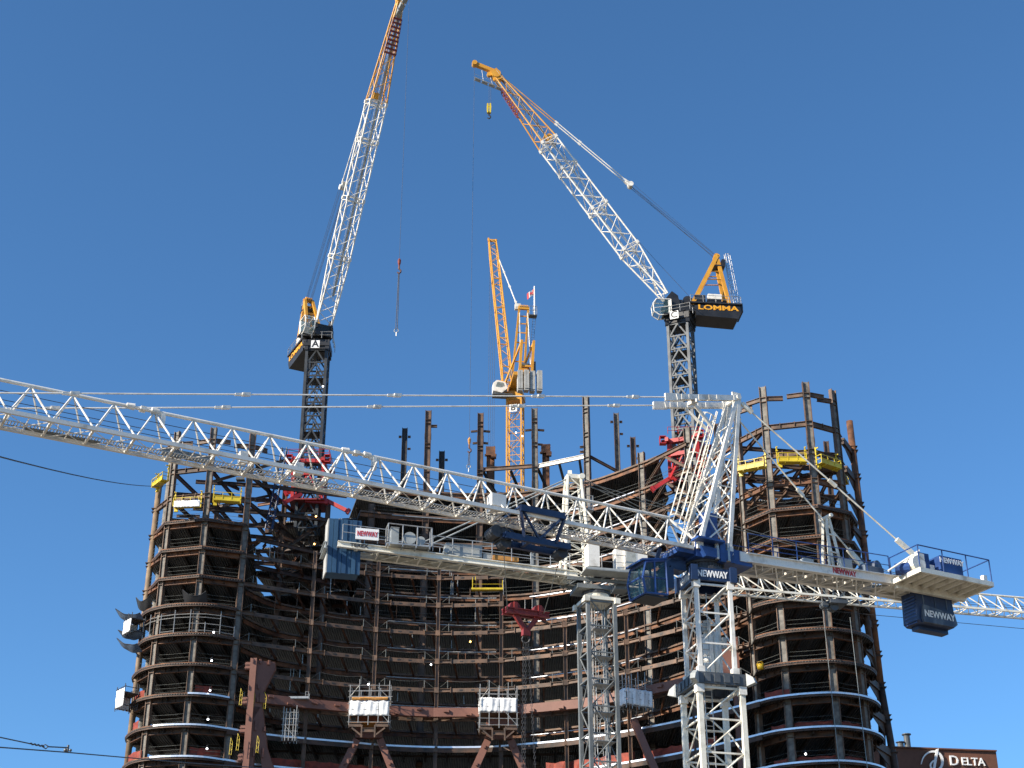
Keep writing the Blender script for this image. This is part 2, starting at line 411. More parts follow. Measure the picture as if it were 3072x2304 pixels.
cl = [(-50.4, 206.0)] + [(c[0], c[1]) for c in colL]
cr = [(c[0], c[1]) for c in colR] + [(44.3, 191.3)]
SL = [(-51.0, 207.2), (-47.9, 201.3), (-42.1, 199.75), (-36.7, 201.8)]; SR = [(30.3, 190.6), (33.2, 186.6), (39.0, 185.1), (43.7, 187.5), (45.3, 191.2)]
for k in range(-2, 8):
    sil = None
    if k <= 0: sil = [p for p in OUTL if p[0] > -46.5 + (k == -2) * 9]
    if k == 1: sil = [p for p in OUTL if p[0] > -42.5]
    towering(k, OUTL if k < 5 else SL, cl, sil, 'l')
for k in range(-2, 7):
    sil = OUTR if k <= 0 else None
    towering(k, OUTR if k < 5 else SR, cr, sil, 'r')
# ---- open steel levels above the decks
def fbeam(a, b, D=.6, B=.34, mt='iron', nm='floor_beam'):
    m = MB(); m.ib(a, b, D, B); return m.build(nm, mt, T)
def seg(cols, k, D=.72, mt='iron'):
    for a, b in zip(cols, cols[1:]):
        A = V((a[0], a[1], lev(k) - .5)); B = V((b[0], b[1], lev(k) - .5)); u = (B - A).normalized()
        m = MB(); m.ib(A + u * .45, B - u * .45, D, .42)
        w = u.cross(Zv) * .2
        n = max(2, int((B - A).length / 1.7))
        for i in range(1, n): m.box8(A.lerp(B, i / n), u * .04, w, Zv * .36); m.box8(A.lerp(B, i / n) + Zv * .45, u * .05, w * .5, Zv * .1)
        m.build('edge_beam', mt, T)
seg(cl, 8, mt='iron'); seg(cl[1:], 9, mt='steel')
for k in (7, 8, 9): seg(cr, k, mt='rust' if k == 7 else 'iron')
backL = [(-49, 213), (-43, 226), (-33, 216)]
rnd = random.Random(5)
def lattice(cx, cy, k, pts, mt):
    z = lev(k) - .5
    for a, b in pts: fbeam((a[0], a[1], z), (b[0], b[1], z), .55, .3, mt)
lpts = [((-47.5, 202), (-43, 222)), ((-42.1, 201), (-38, 226)), ((-36.9, 203), (-30, 224)), ((-50, 209.5), (-33, 212.5)), ((-49.5, 213), (-31, 218)), ((-44, 222), (-28, 222.5)), ((-45, 205.2), (-36, 206.6)), ((-36, 206.5), (-24, 210.5))]
for k in (8, 9): lattice(0, 0, k, lpts, 'steel')
for k in (6, 7): lattice(0, 0, k, [((-36, 206.5), (-26, 213.5)), ((-34, 210), (-30, 226)), ((-29, 214), (-26, 228)), ((-38, 216), (-24, 219)), ((-38, 222), (-24, 224))], 'steel')
rpts = [((33.5, 187.5), (29, 206)), ((39, 186.5), (36.5, 208)), ((43, 188.5), (42.5, 206)), ((30, 193.5), (45, 196)), ((29.5, 198.5), (44.5, 201)), ((29, 204), (43, 206.5)), ((36, 189), (33, 205)), ((31, 190), (43.5, 191.5)), ((41, 190.5), (39.5, 207))]
for k in (7, 8): lattice(0, 0, k, rpts, 'iron')
lattice(0, 0, 9, rpts[3:6] + rpts[:1], 'steel')
# rear columns and sloping braces seen through the open levels
def brace(a, b, mt='steel', s=.34, nm='cross_brace'):
    m = MB(); m.ib(a, b, s, s * .9); return m.build(nm, mt, T)
for x, y, top in ((-45, 222, 92), (-33.3, 212.5, 91), (-30.5, 224, 93), (-27, 213.5, 88.5), (36.5, 207.5, 93), (44.3, 201, 92.5), (30, 204, 90), (28.4, 197.3, 93.5)):
    column(x, y, 60, top, -PI / 2, .7, .5, 'iron', 'steel', False)
for k in (7, 8):
    z0, z1 = lev(k), lev(k + 1) - .8
    brace((-46, 214, z0), (-40, 220, z1)); brace((-40, 205, z0), (-34, 209, z1)); brace((34, 197, z0), (40, 200, z1), 'iron'); brace((42, 193, z0), (37, 196.5, z1), 'iron'); brace((31, 201, z1), (37, 204, z0))
brace((-36.6, 203.6, lev(9.6)), (-33.4, 211.8, lev(8)), 'black', .5); brace((-36, 203.5, lev(8)), (-33.5, 212, lev(9) - .6), 'steel', .45)
brace((-41.8, 201.6, lev(8.5)), (-33, 208, lev(10)), 'iron', .4)
brace((-33, 212.2, lev(7)), (-27.2, 213.3, lev(8.2)), 'steel', .4); brace((-33, 212.2, lev(6)), (-27.2, 213.3, lev(7) - .5), 'steel', .4); brace((-27, 213.4, lev(7)), (-21.4, 217.2, lev(6) + .3), 'steel', .4)
# short hooked pieces and odd plates standing on the open steel
for i in range(70):
    side = i % 2
    if side: x = rnd.uniform(31, 43); y = rnd.uniform(189, 205); k = rnd.choice((7, 8))
    else: x = rnd.uniform(-47, -28); y = rnd.uniform(206, 222); k = rnd.choice((6, 7, 8, 8, 9))
    a = rnd.uniform(0, PI); L = rnd.uniform(.8, 2.4); z = lev(k) - rnd.uniform(.3, 1.0)
    m = MB(); m.ib((x - math.cos(a) * L, y - math.sin(a) * L, z), (x + math.cos(a) * L, y + math.sin(a) * L, z), .42, .26)
    m.build('infill_beam', rnd.choice(('rust', 'iron', 'steel')), T)
# ---- centre: slender outer frame with beams at every floor
colC = []
for x, top in ((-27.6, 78.4), (-18.95, 78.4), (-10.4, 78.3), (-1.5, 78.3), (7.3, lev(4) + .4), (15.4, lev(4) + .3), (23.2, lev(4))):
    y = Yon(OUTC, x) + .25
    colC.append((x, y, top))
    a = math.atan2(-(30 + y * .0) , 0) if False else -PI / 2
    m = MB(); m.ib((x, y, 30), (x, y, top), .5, .46, up=(1, 0, 0))
    for k in range(-2, 7):
        if lev(k) < top: m.box((x, y - .02, lev(k) - .3), (.62, .6, .75))
    m.build('slender_column', 'iron', T)
def outerbeam(k, i):
    a, b = FC[i], FC[i + 1]
    A = V((a[0], a[1], lev(k) - .32)); B = V((b[0], b[1], lev(k) - .32)); u = (B - A).normalized(); L = (B - A).length
    w = u.cross(Zv); m = MB(); l1 = L * .22
    for p, q in ((A + u * .33, A + u * l1), (B - u * l1, B - u * .33)):
        m.ib(p, q, .50, .40); m.box8(q if q is not B - u * .33 else p, u * .03, w * .26, Zv * .34)
    m.box8(A + u * l1, u * .04, w * .27, Zv * .40); m.box8(B - u * l1, u * .04, w * .27, Zv * .40)
    m.box8((A + B) / 2, u * (L / 2 - l1 - .045), w * .10, Zv * .27)
    # two slots cut in the web show as dark plates set proud
    m.cur = 1
    for f in (.38, .56): m.box8(A.lerp(B, f) + w * .112, u * .22, w * .012, Zv * .10)
    o = m.build('edge_beam', ['iron', 'black'], T)
    g = MB()
    f1, f2 = A.lerp(B, .17) + Zv * .27, A.lerp(B, .80) + Zv * .27
    for f in (f1, f2): g.tube(f, f + Zv * 1.15, .045, 5)
    g.sag(f1 + Zv * 1.1, f2 + Zv * 1.1, .22, .024, 6, 4)
    g.tube(f1 + Zv * 1.1, A + u * .3 + Zv * .3, .024, 4); g.tube(f2 + Zv * 1.1, B - u * .3 + Zv * .3, .024, 4)
    g.build('guard_cable', 'cable', o)
FC = [(-37.0, 202.6, 80)] + colC + [(30.2, 191.0, 90)]
for k in range(1, 7):
    for i in range(len(FC) - 1):
        if k in (5, 6) and i >= 4: continue
        outerbeam(k, i)
# struts from the slender frame back to the floors behind it
for k in range(1, 7):
    m = MB()
    for i in range(1, 22):
        X = -36 + i * 3.1
        if k >= 5 and X > -1: continue
        y0 = Yon(OUTC, X) + .5; y1 = Yon(INN, X)
        if y1 - y0 < 1.5: continue
        m.ib((X, y0, lev(k) - .35), (X + .25, y1 - .1, lev(k) - .35), .36, .2)
    m.build('strut', 'rust', T)
# full-depth floor edges low in the centre
for k in range(-3, 1):
    d = DK[('f', k)]
    m = MB(); m.strip(OUTC, lev(k) - .75, lev(k), .06); m.build('slab_edge', 'navyedge' if 'navyedge' in M else 'steel', d)
    m = MB(); m.strip(off(OUTC, -.05), lev(k) - .14, lev(k) + .10, .03); m.build('edge_trim', 'silver', d)
# inner floor edges
innercols = []
for x, top in ((-21.0, 90), (-13.0, 106.4), (-4.9, 106.4), (3.5, 106.6), (11.35, 106.9), (18.9, 94.4), (24.9, 95.0)):
    y = Yon(INN, x) + .35
    innercols.append((x, y, top))
    column(x, y, 34, top, math.radians(-90 - (x > 8) * 30), .95, .6, 'iron' if x < 2 else 'fire', 'steel')
stubs(-13, innercols[1][1], lev(12.7), -PI / 2, .9, (1,), 0, .4)
stubs(-4.9, innercols[2][1], lev(12.6), -PI / 2, 1.0, (-1, 1), .2, .25); stubs(3.5, innercols[3][1], lev(12.5), -PI / 2, 1.0, (-1, 1), .2, .25)
stubs(-4.9, innercols[2][1], lev(12.1), -PI / 2, .7, (-1, 1), .2, .25); stubs(3.5, innercols[3][1], lev(11.9), -PI / 2, .7, (1,), .2, .25); stubs(11.35, innercols[4][1], lev(11.4), -PI / 2, .6, (-1,), .2, .3); stubs(11.35, innercols[4][1], lev(11.2), -PI / 2, .6, (-1,), .2, .3)
for k in range(1, 11):
    pts = cut(INN, -23, 21) if k > 5 else INN[1:-1]
    d = DK.get(('f', k)) or DK[('c', k)]
    m = MB(); m.strip(off(pts, .3), lev(k) - .80, lev(k) - .23, .16); m.build('spandrel_beam', 'rust', d)
    m = MB(); m.strip(off(pts, -.02), lev(k) - .22, lev(k) + .03, .04); m.build('slab_edge', 'iron', d)
    # bright pipe runs hung below some floor edges
    sel = [p for p in pts if (p[0] < -6 and k in (1, 2, 3, 4, 5, 6)) or p[0] > 1]
    for lo, hi in ((-19.5, -9.5), (-11, -2), (1.5, 12), (12.5, 19.5)):
        if rnd.random() < (.95 if lo > 0 else .8) and k < 10:
            q = off([p for p in pts if lo <= p[0] <= hi], -.8 - rnd.random())
            if len(q) > 1:
                m = MB()
                for a, b in zip(q, q[1:]): m.beam((a[0], a[1], lev(k) - .95), (b[0], b[1], lev(k) - .95), .3, .11)
                m.build('pipe_run', 'silver' if lo > 0 else 'galv', d)
    if k < 10 and k > 4:
        m = MB()
        for a, b in zip(innercols, innercols[1:]):
            for hh in (.5, 1.05): m.sag((a[0], a[1] - .3, lev(k) + hh), (b[0], b[1] - .3, lev(k) + hh), .06, .028, 4, 4)
        m.build('guard_cable', 'cable', d)
# beams one storey above the roof deck
a, b, c, e = innercols[1:5]
fbeam((b[0] + .5, b[1], lev(11)), (c[0] - .5, c[1], lev(11)), .62, .36)
m = MB(); m.ib((c[0] + .5, c[1], lev(11)), (e[0] - .5, e[1], lev(11)), .66, .36); m.build('floor_beam', 'white', T, label='pale primed beam above the roof deck')
for x0, x1 in ((-4.4, -1.5), (-.2, 2.0), (3.9, 6.2), (7.2, 8.6), (10.2, 11)):
    y = Yon(INN, x0) + .5
    brace((x0, y, lev(11) - .3), (x1, y + 4, lev(10)), 'black', .36)
brace((11.8, innercols[4][1], lev(11)), (18.2, innercols[5][1] + 8, lev(10.2)), 'steel', .4)
# rear columns standing on the roof deck
for px, py, Y, mt, w in ((1215, 1285, 226, 'black', .85), (1326, 1354, 228, 'black', .9), (1472, 1340, 229, 'rust', 1.3), (1637, 1333, 229, 'rust', 1.15), (1848, 1240, 223, 'fire', .8), (1898, 1312, 222, 'iron', .8)):
    p = at(px, py, Y)
    column(p.x, p.y, lev(9), p.z, -PI / 2, w, .7, mt, 'steel' if mt != 'black' else 'black', False)
    stubs(p.x, p.y, p.z - 1.5, -PI / 2, .45, (-1, 1), 0, .3); stubs(p.x, p.y, p.z - 3.6, -PI / 2, .5, (1,), 0, .25)
    if mt == 'rust':
        m = MB(); m.box(p + V((0, -.3, -1.0)), (1.5, .7, 1.5)); m.box(p + V((.5, -.4, -1.9)), (.8, .6, .7)); m.build('splice_plate', 'rust', T)
# chevron bracing right of the roof deck
A, B = innercols[5], innercols[6]
for k in (8, 9, 10):
    fbeam((A[0] + .4, A[1] - .3, lev(k) - .4), (B[0] - .3, B[1] - .3, lev(k) - .4), .62, .4, 'iron')
    mid = V(((A[0] + B[0]) / 2, (A[1] + B[1]) / 2 - .3, lev(k) - .7))
    brace(mid, (A[0] + .4, A[1] - .3, lev(k - 1) + .1), 'iron', .38); brace(mid, (B[0] - .3, B[1] - .3, lev(k - 1) + .1), 'iron', .38)
for k in (7, 8, 9):
    fbeam((B[0] + .4, B[1] - .3, lev(k) - .4), (30.4, 192.6, lev(k) - .4), .62, .4, 'rust')
    fbeam((20.5, 212, lev(k) - .4), (31, 201.5, lev(k) - .4), .5, .3, 'steel'); fbeam((23, 205, lev(k) - .4), (30, 214, lev(k) - .4), .5, .3, 'steel')
# thin shoring posts and loose verticals standing on the floors
for i in range(72):
    k = rnd.choice((1, 2, 3, 4, 5, 5, 6, 6)); X = rnd.uniform(-34, 26)
    y = Yon(INN, X) - .2 if rnd.random() < .65 or (k >= 5 and X > -2) else Yon(OUTC, X) + .9
    H = rnd.choice((1.2, 1.3, 2.2, 3.1, 3.4))
    m = MB(); m.tube((X, y, lev(k)), (X + rnd.uniform(-.06, .06), y, lev(k) + H), .055, 5); m.tube((X, y, lev(k)), (X, y, lev(k) + .12), .12, 6)
    if H > 2: m.tube((X, y, lev(k) + H * .55), (X, y, lev(k) + H * .6), .085, 6)
    m.build('shoring_post', rnd.choice(('galv', 'galv', 'iron', 'rust')), T)
# ---- red-brown diagrid: node column at the left, ring girder, and legs
PB = V((-34.6, 203.0, 0))
def colbox(name, a, b, w, h, up=Zv): m = MB(); m.beam(a, b, w, h, up); return m.build(name, 'primer', T)
nc = V((-34.35, 202.9, 0))
zt = at(722, 1977, 202.9).z
colbox('node_column', nc + Zv * 30, nc + Zv * zt, .85, 1.0, (0, 1, 0))
m = MB(); fx = V((.9, .43, 0)).normalized()
base = nc + fx * .44 + V((0, -.25, 0))
z = lambda y: at(760, y, 203).z
m.prism([(0, zt - .2), (2.4, zt - .1), (2.6, zt - 1.0), (1.2, z(2075)), (1.5, z(2100)), (0, z(2160))], base, fx, Zv, V((.1, .3, 0)))
m.prism([(0, z(2120)), (1.2, z(2120)), (2.2, z(2240)), (3.4, z(2304)), (4.4, z(2360)), (2.2, z(2360)), (1.4, z(2262)), (.55, z(2240)), (.5, z(2380)), (0, z(2380))], base, fx, Zv, V((.1, .3, 0)))
o = m.build('gusset_plate', 'primer', T)
for yy in (1985, 2060, 2100, 2170, 2185, 2250, 2262):
    for xx in (.55, 1.75):
        if yy in (2060, 2170) and xx > 1: continue
        m = MB(); m.box(base + fx * xx + Zv * z(yy) + V((-.05, -.16, 0)), (.26, .3, .62), .4); m.build('lug', 'primer', o)
for yy in (2000, 2105, 2190, 2275):
    m = MB(); q = nc + Zv * z(yy); m.box(q + V((-.75, 0, 0)), (.62, .7, 1.0)); m.box(q + V((-.75, -.05, .2)), (.75, .8, .16)); m.box(q + V((-.75, -.05, -.3)), (.75, .8, .16)); m.build('splice_plate', 'primer', T)
gir = [(-33.4, 203.2), (-28.1, 205.7), (-21.7, 208.0), (-17.4, 209.4), (-10.7, 210.5), (-3.9, 210.4), (.6, 209.2), (9.3, 206.0), (15.4, 201.6), (21, 196.9), (26.2, 191.8)]
gz = V(hz(1300, 2137, 1)).normalized()
zg = at(1300, 2138, 210.4).z
for a, b in zip(gir, gir[1:]):
    m = MB(); m.beam((a[0], a[1], zg), (b[0], b[1], zg), .7, 1.22); o = m.build('ring_girder', 'primer', T)
    m = MB(); A = V((*a, zg)); B = V((*b, zg)); u = (B - A).normalized(); w = u.cross(Zv)
    for f in (.25, .7):
        c = A.lerp(B, f) + w * .5 + Zv * rnd.choice((.3, .1, -.35)); m.box8(c, u * .30, w * .16, Zv * .13); m.box8(c + u * .37 + w * -.02, u * .09, w * .2, Zv * .2)
    m.build('lug', 'maroonlug' if 'maroonlug' in M else 'primer', o)
def vnode(px, py, Y):
    p = at(px, py, Y); ang = math.atan2(0, 1)
    for s, xb in ((-1, -2.3), (1, 2.2)):
        q = p + V((s * 1.55, 0, -.2)); e = V((p.x + xb * 2.2 + s * 1.55, p.y - .2, p.z - 11.5))
        m = MB(); m.beam(q, e, .95, .8, (0, 1, 0)); o = m.build('diagonal_leg', 'primer', T)
        m = MB(); u = (e - q).normalized()
        for t in (1.0, 3.6, 6.5): m.box(q + u * t + V((0, -.6, 0)), (.28, .26, .4))
        m.build('lug', 'primer', o)
    m = MB(); m.prism([(-1.2, -.6), (1.2, -.6), (1.35, 1.6), (.7, 2.3), (-.7, 2.3), (-1.35, 1.6)], p + V((0, .1, 2.9)), (1, 0, 0), Zv, (0, .5, 0)); m.build('gusset_plate', 'primer', T)
    m = MB(); m.box(p + V((0, .25, 1.5)), (3.6, .8, 2.9)); m.build('node_block', 'primer', T)
vnode(1106, 2215, 209.6); vnode(1498, 2218, 210.4)
p = at(1900, 2160, 200.6)
colbox('diagonal_leg', p, p + V((3.4, -1.8, -9.5)), .9, 1.0, (0, 1, 0))
q = at(2182, 1955, 193.2)
m = MB(); m.beam(V((q.x + .9, q.y, 30)), V((q.x + .9, q.y, q.z + 1.8)), .9, 1.0, (0, 1, 0)); m.build('node_column', 'primer', T)
m = MB(); m.prism([(0, -3), (.2, 0), (-.4, 1.2), (-1.3, 1.0), (-1.9, -1.4), (-1.6, -3.4)], q + V((.5, -.3, 0)), (1, 0, 0), Zv, (0, .4, 0)); m.build('gusset_plate', 'primer', T)
# drop-in upright seen at the far right bay between the slender frame and the right end
# ================================================================== CRANES
class Fr:
    """plan frame of a crane: s along d, n towards the street, h up"""
    def __init__(s, x, y, dx, dy):
        L = math.hypot(dx, dy); s.o = V((x, y, 0)); s.d = V((dx / L, dy / L, 0)); s.n = V((s.d.y, -s.d.x, 0))
    def P(s, a, b, h): return s.o + s.d * a + s.n * b + Zv * h
def mastcorners(ax, ay, w, ang):
    c, q = math.cos(ang), math.sin(ang)
    return [V((ax + c * u * w / 2 - q * v * w / 2, ay + q * u * w / 2 + c * v * w / 2, 0)) for u, v in ((-1, -1), (1, -1), (1, 1), (-1, 1))]
def mast_mesh(ax, ay, z0, z1, w, ang, pitch, leg, lace, style, landings=0):
    C = mastcorners(ax, ay, w, ang); m = MB(); u = (C[1] - C[0]).normalized(); vv = (C[3] - C[0]).normalized()
    for c in C: m.box8(c + Zv * (z0 + z1) / 2, u * leg / 2, vv * leg / 2, Zv * (z1 - z0) / 2)
    n = max(1, round((z1 - z0) / pitch)); p = (z1 - z0) / n
    for i in range(n):
        a = z1 - p * (i + 1); b = z1 - p * i
        for j in range(4):
            A, B = C[j], C[(j + 1) % 4]; uu = (B - A).normalized() * leg * .5
            if style == 'K':
                mid = (A + B) / 2
                m.beam(A + uu + Zv * a, mid + Zv * (b - .1), lace, lace); m.beam(B - uu + Zv * a, mid + Zv * (b - .1), lace, lace)
            elif style == 'Z':
                if (i + j * 0) % 2: m.tube(A + uu + Zv * a, B - uu + Zv * b, lace / 2, 6)
                else: m.tube(B - uu + Zv * a, A + uu + Zv * b, lace / 2, 6)
            else:
                m.tube(A + uu + Zv * a, B - uu + Zv * b, lace / 2, 6)
            m.beam(A + uu + Zv * a, B - uu + Zv * a, lace * .9, lace * .9)
        if style == 'Z' and i % 2: pass
    for j in range(4):
        A, B = C[j], C[(j + 1) % 4]; uu = (B - A).normalized() * leg * .5
        m.beam(A + uu + Zv * (z1 - .1), B - uu + Zv * (z1 - .1), lace * 1.1, lace * 1.1)
    l = MB()
    if landings:
        for i in range(0, n, landings):
            zz = z1 - p * (i + .02); c = (C[0] + C[2]) / 2
            l.box8(c + Zv * (zz - .25), u * (w / 2 - leg * .55), vv * (w / 2 - leg * .55), Zv * .03)
            for s in (-1, 1): l.beam(c + u * s * w * .28 + Zv * (zz - .25), c - u * s * w * .25 + vv * w * .3 + Zv * (zz - .25 - p * landings * .98), .09, .06)
    return m, l, C
def ladder_mesh(a, b, side, w=.5, rung=.35, r=.025):
    m = MB(); a, b, side = V(a), V(b), V(side).normalized(); L = (b - a).length
    for s in (-1, 1): m.tube(a + side * s * w / 2, b + side * s * w / 2, r, 5)
    k = int(L / rung)
    for i in range(1, k): c = a.lerp(b, i / k); m.tube(c - side * w / 2, c + side * w / 2, r * .7, 4)
    return m
def truss4(P, Q, n, r, q, rungs=True, m=None):
    """four chord box between two corner quads with laced faces"""
    m = m or MB()
    P = [V(v) for v in P]; Q = [V(v) for v in Q]
    for a, b in zip(P, Q): m.tube(a, b, r, 6)
    for j in range(4):
        A, A2 = P[j], Q[j]; B, B2 = P[(j + 1) % 4], Q[(j + 1) % 4]
        for i in range(n):
            t0, t1 = i / n, (i + 1) / n
            if (i + j) % 2: m.tube(A.lerp(A2, t0), B.lerp(B2, t1), q, 5)
            else: m.tube(B.lerp(B2, t0), A.lerp(A2, t1), q, 5)
            if rungs and j in (1, 3): m.tube(A.lerp(A2, t0), B.lerp(B2, t0), q * .8, 4)
            elif rungs: m.tube(A.lerp(A2, t0), B.lerp(B2, t0), q * .65, 4)
    return m
def rail_mesh(pts, h=1.1, r=.03, step=1.6, mid=True):
    m = MB(); pts = [V(p) for p in pts]
    for a, b in zip(pts, pts[1:]):
        m.tube(a + Zv * h, b + Zv * h, r, 5)
        if mid: m.tube(a + Zv * h * .5, b + Zv * h * .5, r * .8, 5)
        k = max(1, round((b - a).length / step))
        for i in range(k): c = a.lerp(b, i / k); m.tube(c, c + Zv * h, r, 5)
    m.tube(pts[-1], pts[-1] + Zv * h, r, 5)
    return m
def signboard(txt, c, right, up, w, h, parent, ink='ink', size=None, squeeze=1.):
    c = V(c); right = V(right).normalized(); up = V(up).normalized(); n = right.cross(up)
    m = MB(); m.box8(c, right * w / 2, up * h / 2, n * .04); o = m.build('sign', 'sign', parent)
    lettering(txt, size or h * 1.05, c + n * .055, right, up, ink, o, 'lettering', .02, .04 if len(txt) == 1 else .012, squeeze)
    return o

# ------------------------------------------------------------------ LUFFING CRANES A AND C (black masts, white jibs with yellow heads)
def luffer(label, ax, ay, jd, ang, heel_h, tip, seg_y, sign, Zm, name_side, cabpos, sgz, mast0=82):
    f = Fr(ax, ay, *jd); P = f.P
    cr = thing('tower_crane', label, 'crane', (ax, ay, mast0), 'luffing cranes standing on the tower')
    m, l, C = mast_mesh(ax, ay, mast0, Zm, 3.0, ang, 2.25, .42, .22, 'K', 2)
    mo = m.build('mast', 'soot' if sign == 'A' else 'slate', cr); l.build('landing', 'blackpaint', mo)
    ladder_mesh(V((ax - .4, ay, mast0)), V((ax - .4, ay, Zm)), (1, 0, 0), .6, .5, .04).build('ladder', 'slate', mo)
    # collar and slewing ring
    m = MB(); c4 = mastcorners(ax, ay, 3.5, ang); m.poly([(c.x, c.y) for c in c4], Zm, Zm + .5)
    c4 = mastcorners(ax, ay, 3.9, ang); m.poly([(c.x, c.y) for c in c4], Zm + .5, Zm + 1.5)
    for c in mastcorners(ax, ay, 3.2, ang): m.box8(c + Zv * (Zm + .4), (.28, 0, 0), (0, .28, 0), Zv * .6)
    m.tube(P(0, 0, Zm + 1.5), P(0, 0, Zm + 2.1), 1.5, 20)
    m.build('collar', 'blackpaint', cr)
    n0 = V((math.sin(ang), -math.cos(ang), 0)); t0 = V((math.cos(ang), math.sin(ang), 0))
    pf = [V((ax, ay, Zm + 1.5)) + t0 * a + n0 * b for a, b in ((-2.3, -2.3), (-2.3, 2.4), (2.3, 2.4), (2.3, -2.3))]
    rail_mesh(pf, 1.1, .05, 1.5).build('handrail', 'galv', cr)
    signboard(sign, V((ax, ay, Zm + sgz)) + n0 * 2.75 - t0 * .1, t0, Zv, 1.3, 1.3, cr, 'ink', 1.55)
    # machinery deck and counterweight box
    D = Zm + 2.1
    m = MB(); m.box8(P(-1.2, 0, D + .55), f.d * 3.6, f.n * 1.5, Zv * .55)
    m.box8(P(.9, 0, D + 1.3), f.d * 1.2, f.n * 1.2, Zv * .75)
    for s in (-1, 1): m.prism([(0, 0), (2.6, 0), (2.2, 1.0), (1.2, 2.3), (.3, 1.6)], P(.1, s * 1.25 - .1, D + 1.1), f.d, Zv, f.n * .2)
    m.build('slewing_deck', 'blackpaint', cr)
    m = MB(); m.prism([(-9.0, .35), (-9.2, -.7), (-8.6, -1.9), (-2.2, -1.6), (-2.0, .1), (-4.6, .35)], P(0, -1.75, D + .8), f.d, Zv, f.n * 3.5)
    cw = m.build('counterweight', 'blackpaint', cr)
    for s in (-1, 1):
        lettering('LOMMA', 1.1, P(-5.6, s * 1.79, D + .55), f.d * -1 if s * f.n.y < 0 and f.d.x < 0 else f.d * (1 if s > 0 else -1), Zv, 'gold', cw, 'lettering', .06, .03, 1.6) if s == name_side else None
    m = MB(); m.box8(P(-5.2, 0, D + 1.36), f.d * 4.1, f.n * 1.95, Zv * .12)
    m.box8(P(-9.25, 0, D + .95), f.d * .25, f.n * 1.6, Zv * .75)
    dk = m.build('machinery_deck', 'blackpaint', cr)
    rail_mesh([P(-1.4, 1.9, D + 1.48), P(-9.2, 1.9, D + 1.48), P(-9.2, -1.9, D + 1.48), P(-1.4, -1.9, D + 1.48)], 1.15, .04, 1.9).build('handrail', 'galv', dk)
    m = MB(); m.tube(P(-1.2, -.9, D + 2.2), P(-1.2, .9, D + 2.2), .75, 14); m.tube(P(-6.9, -.8, D + 2.0), P(-6.9, .9, D + 2.0), .5, 12)
    m.box8(P(-4.0, .7, D + 1.9), f.d * .25, f.n * .4, Zv * .35); m.build('winch', 'blackpaint', cr)
    m = MB(); m.box8(P(-5.3, name_side * .9, D + 2.75), f.d * 1.05, f.n * .6, Zv * .42); m.build('control_cabinet', 'white', cr)
    m = MB(); m.box8(P(-5.3, name_side * .9, D + 1.9), f.d * 1.0, f.n * .55, Zv * .43); m.box8(P(-3.0, name_side * .9, D + 2.2), f.d * .85, f.n * .5, Zv * .75); m.build('power_pack', 'blackpaint', cr)
    # A-frame
    ap = P(-6.3, 0, D + 10.6)
    m = MB()
    for s in (-1, 1):
        m.beam(P(-1.7, s * 1.25, D + 1.2), ap + f.n * s * .62, .42, .62, f.d); m.beam(P(-7.6, s * 1.1, D + 1.4), ap + f.n * s * .62 + V((0, 0, -.7)), .38, .55, f.d)
    for t in (.5, .66, .84):
        m.beam(P(-1.7, -1.25, D + 1.2).lerp(ap - f.n * .62, t), P(-1.7, 1.25, D + 1.2).lerp(ap + f.n * .62, t), .16, .16)
    for s in (-1, 1):
        for t in (.52, .68): m.tube(P(-1.7, s * 1.25, D + 1.2).lerp(ap + f.n * s * .6, t), P(-7.6, s * 1.1, D + 1.4).lerp(ap + f.n * s * .6, t), .09, 5)
    for s in (-.5, -.2, .1, .4): m.tube(ap + f.n * s + V((0, 0, .05)), ap + f.n * (s + .14) + V((0, 0, .05)), .48, 14)
    m.tube(ap - f.n * .9, ap + f.n * .9, .16, 8)
    af = m.build('a_frame', 'yellow', cr)
    m = MB(); m.box8(ap + f.d * -.2 + V((0, 0, -1.9)), f.d * .9, f.n * .9, Zv * .12); m.box8(ap + f.d * -.9 + V((0, 0, -1.2)), f.d * .25, f.n * .8, Zv * .5)
    m.build('sheave_platform', 'blackpaint', af)
    lm = ladder_mesh(P(-8.6, .2, D + 1.5), ap + f.d * -1.3 + Zv * .4, f.n, .5, .4, .03)
    a, b = P(-9.1, .2, D + 2.6), ap + f.d * -1.75 + Zv * .6
    for i in range(9):
        c = a.lerp(b, i / 8); lm.ring(c, f.n, f.d, .48, .03, 8)
    for t in range(0, 8): 
        o = f.n * math.cos(t * PI / 4) * .48 + f.d * math.sin(t * PI / 4) * .48
        lm.tube(a + o, b + o, .022, 4)
    lm.build('caged_ladder', 'galv', af)
    # cab
    sgn = 1 if cabpos[1] > 0 else -1
    cb = P(cabpos[0], cabpos[1], D + cabpos[2])
    m = MB(); m.cur = 0
    m.prism([(-1.3, -.2), (.5, -.5), (1.35, .1), (1.45, 1.5), (.9, 2.3), (-1.3, 2.3)], cb - f.n * .72, f.d, Zv, f.n * 1.44)
    cab = m.build('operator_cab', 'glass', cr)
    m = MB(); pr_ = [(-1.3, -.2), (.5, -.5), (1.35, .1), (1.45, 1.5), (.9, 2.3), (-1.3, 2.3)]
    for s in (-.75, .75):
        q = [cb + f.n * s + f.d * p[0] + Zv * p[1] for p in pr_]
        m.path(q + [q[0]], .09, 5); m.tube(q[2].lerp(q[3], .4), q[5].lerp(q[0], .45), .06, 5)
    for p in pr_: m.tube(cb - f.n * .75 + f.d * p[0] + Zv * p[1], cb + f.n * .75 + f.d * p[0] + Zv * p[1], .07, 5)
    m.box8(cb + f.d * -1.1 + Zv * 1.1, f.d * .2, f.n * .74, Zv * 1.1); m.build('cab_frame', 'white', cab)
